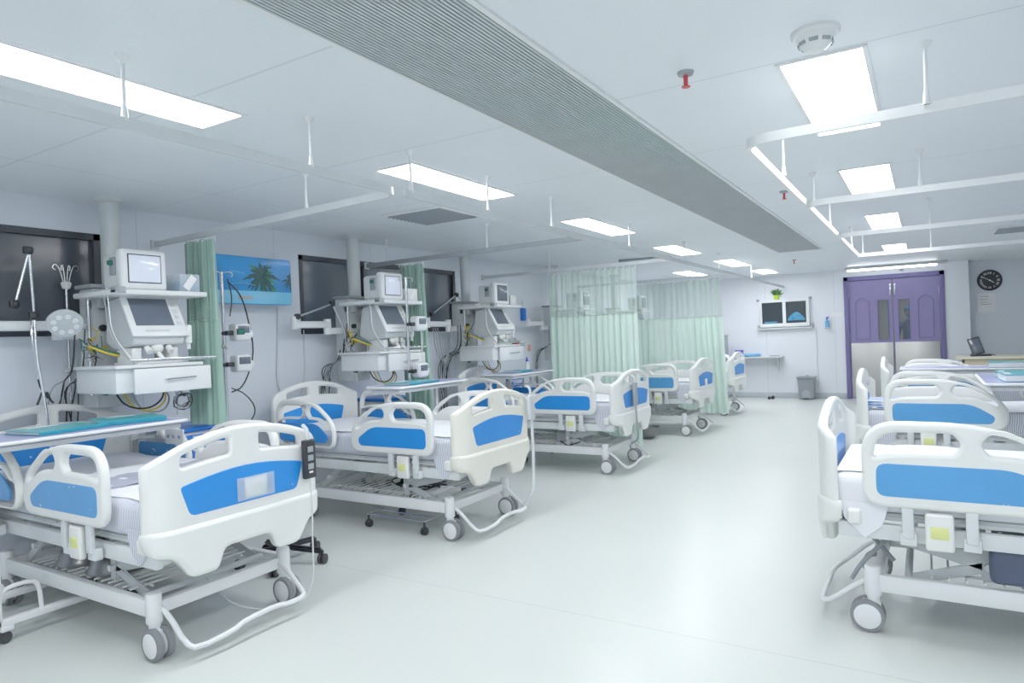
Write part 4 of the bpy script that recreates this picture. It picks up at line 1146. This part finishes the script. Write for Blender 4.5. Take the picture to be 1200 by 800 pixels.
# clock and notice in the alcove
CY = FY+.30
t = thing('wall_clock', 'round black wall clock with pale numerals right of the purple door', 'clock', (.985, CY, 2.085))
ax = Matrix.Rotation(PI/2, 4, 'X')
b = B().lathe([(0, .012), (.15, .012), (.165, .03), (.18, .035), (.185, .02), (.185, 0), (0, 0)], n=40); bmesh.ops.transform(b.bm, matrix=ax, verts=b.bm.verts); b.done('case', 'black', t)
for i, s in enumerate(['XII', 'I', 'II', 'III', 'IIII', 'V', 'VI', 'VII', 'VIII', 'IX', 'X', 'XI']):
    a = PI/2-i*PI/6
    tc_ = bpy.data.curves.new('txt', 'FONT'); tc_.body = s; tc_.size = .055; tc_.align_x = 'CENTER'; tc_.align_y = 'CENTER'; tc_.extrude = .001
    o = bpy.data.objects.new('txt', tc_); col.objects.link(o); dg = bpy.context.evaluated_depsgraph_get(); dg.update()
    me = bpy.data.meshes.new_from_object(o.evaluated_get(dg)); bpy.data.objects.remove(o); bpy.data.curves.remove(tc_)
    me.transform(Matrix.Translation((math.cos(a)*.125, -.015, math.sin(a)*.125)) @ Matrix.Rotation(a-PI/2, 4, Vector((0, -1, 0))) @ ax)
    me.materials.clear(); me.materials.append(M['paper']); o = bpy.data.objects.new('numeral', me); col.objects.link(o); o.parent = t
for a, L, w in ((PI/2-4.2*PI/6, .075, .010), (PI/2-10*PI/6, .115, .007)):
    B().bar((0, -.019, 0), (math.cos(a)*L, -.019, math.sin(a)*L), .003, w, 0, up=(0, 0, 1) if abs(math.cos(a)) > .3 else (1, 0, 0)).done('hand', 'paper', t)
B().cyl((0, -.012, 0), (0, -.024, 0), .012).done('hub', 'paper', t)
t = thing('wall_notice', 'white sheet of paper taped under the black clock', 'sign', (.93, CY, 1.70))
B().box(-.125, .125, -.003, 0, -.17, .16, .0005).done('sheet', 'paper', t)
b = B(); rd = random.Random(9)
for z in (.10, .05, .0, -.04): b.box(-.09, rd.uniform(.0, .08), -.0045, -.003, z, z+.010)
b.done('printed_lines', 'greyplastic', t)

# desk with devices
t = thing('desk', 'pale wooden desk at the far right beside the purple door', 'desk', (1.2, 13.2, 0))
B().mesh(plate_mesh(rnd([(-.80, -.35), (.70, -.35), (.70, .35), (-.80, .35)], [.12, .01, .01, .12], 6), [], .04, .006), XY(.80)).done('desktop', 'desk', t)
B().box(-.72, .68, -.28, -.24, .0, .78, .004).done('front_panel', 'deskfront', t)
B().box(-.72, -.68, -.28, .30, 0, .78, .004).done('side_panel', 'desk', t); B().box(.62, .66, -.28, .30, 0, .78, .004).done('side_panel', 'desk', t)
t = thing('desk_phone', 'dark tilted tablet phone standing on the pale desk', 'phone', (.74, 13.1, .82))
B().box(-.14, .14, -.10, .10, 0, .03, .01).done('base', 'black', t)
sc = B().box(-.085, .085, -.012, .012, 0, .28, .008, rot=Matrix.Rotation(-.28, 4, 'Y') @ Matrix.Rotation(-.2, 4, 'X')).done('screen_body', 'black', t, loc=(-.06, 0, .02))
B().box(-.07, .07, -.016, -.010, .02, .26, .002, rot=Matrix.Rotation(-.28, 4, 'Y') @ Matrix.Rotation(-.2, 4, 'X')).done('screen', 'screen', t, loc=(-.06, -.004, .02))
B().tube([(.10, -.06, .03), (.16, -.08, .02), (.20, -.02, .01), (.14, .02, .02)], .007, 6, 1).done('cord', 'black', t)
t = thing('desk_monitor', 'dark device at the right end of the pale desk', 'monitor', (1.50, 13.15, .82))
B().box(-.10, .12, -.02, .02, .03, .22, .008).done('screen', 'black', t); B().box(-.06, .06, -.06, .06, 0, .012, .004).cyl((0, 0, .01), (0, 0, .06), .015).done('stand', 'black', t)

# ------------------------------------------------------------------ things under and beside the beds
def star_base(label, x, y, name='swivel_stool'):
    t = thing(name, label, 'stool', (x, y, 0), .35)
    for k in range(5):
        a = k*2*PI/5; d = Vector((math.cos(a), math.sin(a), 0))
        l = B().bar(d*.04+Vector((0, 0, .10)), d*.27+Vector((0, 0, .082)), .042, .035, .012).done('leg', 'black', t)
        B().cyl(d*.27+Vector((-.026, 0, .032)), d*.27+Vector((-.006, 0, .032)), .032, bev=.006).cyl(d*.27+Vector((.006, 0, .032)), d*.27+Vector((.026, 0, .032)), .032, bev=.006).cyl(d*.27+Vector((0, 0, .03)), d*.27+Vector((0, 0, .085)), .01).done('caster', 'darkrubber', l)
    B().cyl((0, 0, .07), (0, 0, .16), .035).cyl((0, 0, .16), (0, 0, .42), .022).done('column', 'black', t)
    B().lathe([(0, .42), (.15, .42), (.18, .44), (.185, .465), (.17, .485), (0, .49)]).done('seat', 'black', t)
    return t
star_base('black swivel stool with five casters between the first two left beds', -3.60, 2.93)
# low wire trolley beneath the second left bed
t = thing('wire_trolley', 'low chrome wire trolley with black casters under the second left bed', 'trolley', (-3.40, 3.98, 0))
b = B()
for x in (-.28, .28): b.tube([(x, -.20, .10), (x, .20, .10)], .006, 8)
for y in (-.20, -.07, .07, .20): b.tube([(-.28, y, .10), (.28, y, .10)], .005, 8)
b.done('wire_frame', 'chrome', t)
for sx in (-1, 1):
    for sy in (-1, 1): B().cyl((sx*.27-.018, sy*.19, .03), (sx*.27+.018, sy*.19, .03), .03, bev=.005).cyl((sx*.27, sy*.19, .03), (sx*.27, sy*.19, .10), .009).done('caster', 'black', t)
# leads lying on the rack of bed two
t = thing('cable_bundle', 'tangled black leads lying on the rack of the second left bed', 'cable', (-3.35, 4.0, .285))
rd = random.Random(12)
for k in range(6):
    pts = [(rd.uniform(-.25, .30), rd.uniform(-.15, .15), rd.uniform(0, .07)) for _ in range(7)]
    B().tube(pts, .0055, 6, 2).done('cable', 'black', t)
B().box(-.03, .04, -.02, .02, 0, .03, .008).done('plug', 'black', t)
# suction unit beneath bed three
t = thing('suction_unit', 'dark grey suction unit on the rack of the third left bed', 'medical device', (-3.22, 6.45, .275))
B().box(-.16, .16, -.13, .13, 0, .12, .025, 3).done('body', 'greyplastic', t)
B().cyl((-.06, -.02, .12), (-.06, -.02, .18), .045, bev=.008).done('jar', 'black', t)
B().tube([(.1, 0, .12), (.12, .05, .18), (.0, .1, .19), (-.1, .05, .15)], .008, 8, 2).done('hose', 'black', t)
B().tube([(-.1, -.14, .02), (0, -.16, -.03), (.15, -.15, .03)], .008, 8, 2).done('hose', 'black', t)
t = thing('suction_unit', 'grey device under the farthest left bed', 'medical device', (-3.15, 11.5, .275))
B().box(-.14, .14, -.13, .13, 0, .10, .02, 3).done('body', 'greyplastic', t)
B().cyl((0, 0, .10), (0, 0, .15), .04).done('jar', 'black', t)
# ------------------------------------------------------------------ person behind the door glass
def skin_body(name, label, loc, rz):
    t = thing(name, label, 'person', loc, rz)
    V = [(0, 0, .92), (0, 0, 1.10), (0, 0, 1.28), (0, 0, 1.40), (0, .01, 1.47),                    # pelvis..neck
         (-.17, 0, 1.36), (-.23, .0, 1.10), (-.20, -.10, .90), (.17, 0, 1.36), (.23, 0, 1.10), (.20, -.10, .90),
         (-.09, 0, .88), (-.10, -.01, .48), (-.10, .02, .08), (-.10, -.12, .04), (.09, 0, .88), (.10, -.01, .48), (.10, .02, .08), (.10, -.12, .04)]
    Eg = [(0, 1), (1, 2), (2, 3), (3, 4), (3, 5), (5, 6), (6, 7), (3, 8), (8, 9), (9, 10), (0, 11), (11, 12), (12, 13), (13, 14), (0, 15), (15, 16), (16, 17), (17, 18)]
    R = [.14, .13, .15, .10, .055, .075, .052, .038, .075, .052, .038, .10, .07, .05, .04, .10, .07, .05, .04]
    me = bpy.data.meshes.new(name); me.from_pydata(V, Eg, []); o = bpy.data.objects.new('tmp', me); col.objects.link(o)
    md = o.modifiers.new('s', 'SKIN'); sv = me.skin_vertices[0].data
    for i, r in enumerate(R): sv[i].radius = (r, r*.75)
    sv[0].use_root = True
    md2 = o.modifiers.new('u', 'SUBSURF'); md2.levels = 2; md2.render_levels = 2
    dg = bpy.context.evaluated_depsgraph_get(); dg.update()
    m2 = bpy.data.meshes.new_from_object(o.evaluated_get(dg)); bpy.data.objects.remove(o)
    b = B(); b.mesh(m2)
    bod = b.done('body', 'scrubs', t, ang=3)
    h = B().sph((0, -.01, 1.60), .095, (.82, .98, 1.18), 20, 14).sph((0, -.105, 1.585), .018, (.8, 1, 1.2)).cyl((0, 0, 1.44), (0, -.005, 1.54), .052)
    for s in (-1, 1): h.sph((s*.08, 0, 1.59), .02, (.4, .8, 1.2))
    h.done('head', 'skin', t, ang=3)
    for s in (-1, 1): B().sph((s*.032, -.093, 1.61), .011).done('eye', 'black', t)
    B().sph((0, .0, 1.655), .103, (.86, 1, .72), 20, 12).done('surgical_cap', 'cap', t)
    B().sph((0, -.05, 1.545), .072, (.9, .9, .78), 18, 12).done('face_mask', 'cap', t)
    for s in (-1, 1):   # hands with separate fingers
        hb = B().sph((s*.195, -.13, .86), .036, (.6, .9, 1.2))
        for k in range(4): hb.tube([(s*.195, -.155+.018*k, .84), (s*.193, -.165+.018*k, .80), (s*.185, -.16+.018*k, .775-.004*k)], .008, 6, 1)
        hb.tube([(s*.19, -.16, .87), (s*.175, -.185, .85), (s*.17, -.19, .825)], .009, 6, 1)
        hb.done('hand', 'skin', t, ang=3)
    return t
skin_body('person', 'person in blue cap, blue mask and navy scrubs seen through the right door window', (-.26, 15.35, 0), .3)
t = thing('ceiling_light', 'unseen light strip added on the corridor ceiling beyond the door', 'light', (-.45, 16.0, CZ))
B().box(-.5, .5, -.15, .15, -.01, 0).done('diffuser', 'lightfar', t)  # lamp added to light the corridor, above the view through the glass

# ------------------------------------------------------------------ camera, world, colour
f, yaw, pitch, roll = 790, .5504, .0052, -.0391
cy_, sy_ = math.cos(yaw), math.sin(yaw)
fw = Vector((-sy_*math.cos(pitch), cy_*math.cos(pitch), -math.sin(pitch)))
r0 = Vector((cy_, sy_, 0)); u0 = r0.cross(fw)
r = r0*math.cos(roll)+u0*math.sin(roll); u = -r0*math.sin(roll)+u0*math.cos(roll)
cam = bpy.data.cameras.new('camera'); co = bpy.data.objects.new('camera', cam); col.objects.link(co)
co.matrix_world = Matrix.Translation((0, 0, 1.4)) @ Matrix((r, u, -fw)).transposed().to_4x4()
cam.sensor_width = 36; cam.lens = f/1200*36; cam.clip_start = .05
scn.camera = co
w = bpy.data.worlds.new('world'); scn.world = w; w.use_nodes = True
w.node_tree.nodes['Background'].inputs[0].default_value = (.75, .85, 1, 1); w.node_tree.nodes['Background'].inputs[1].default_value = .5
scn.view_settings.view_transform = 'Standard'
scn.view_settings.look = 'None'
scn.view_settings.exposure = 0
scn.view_settings.gamma = 1.28
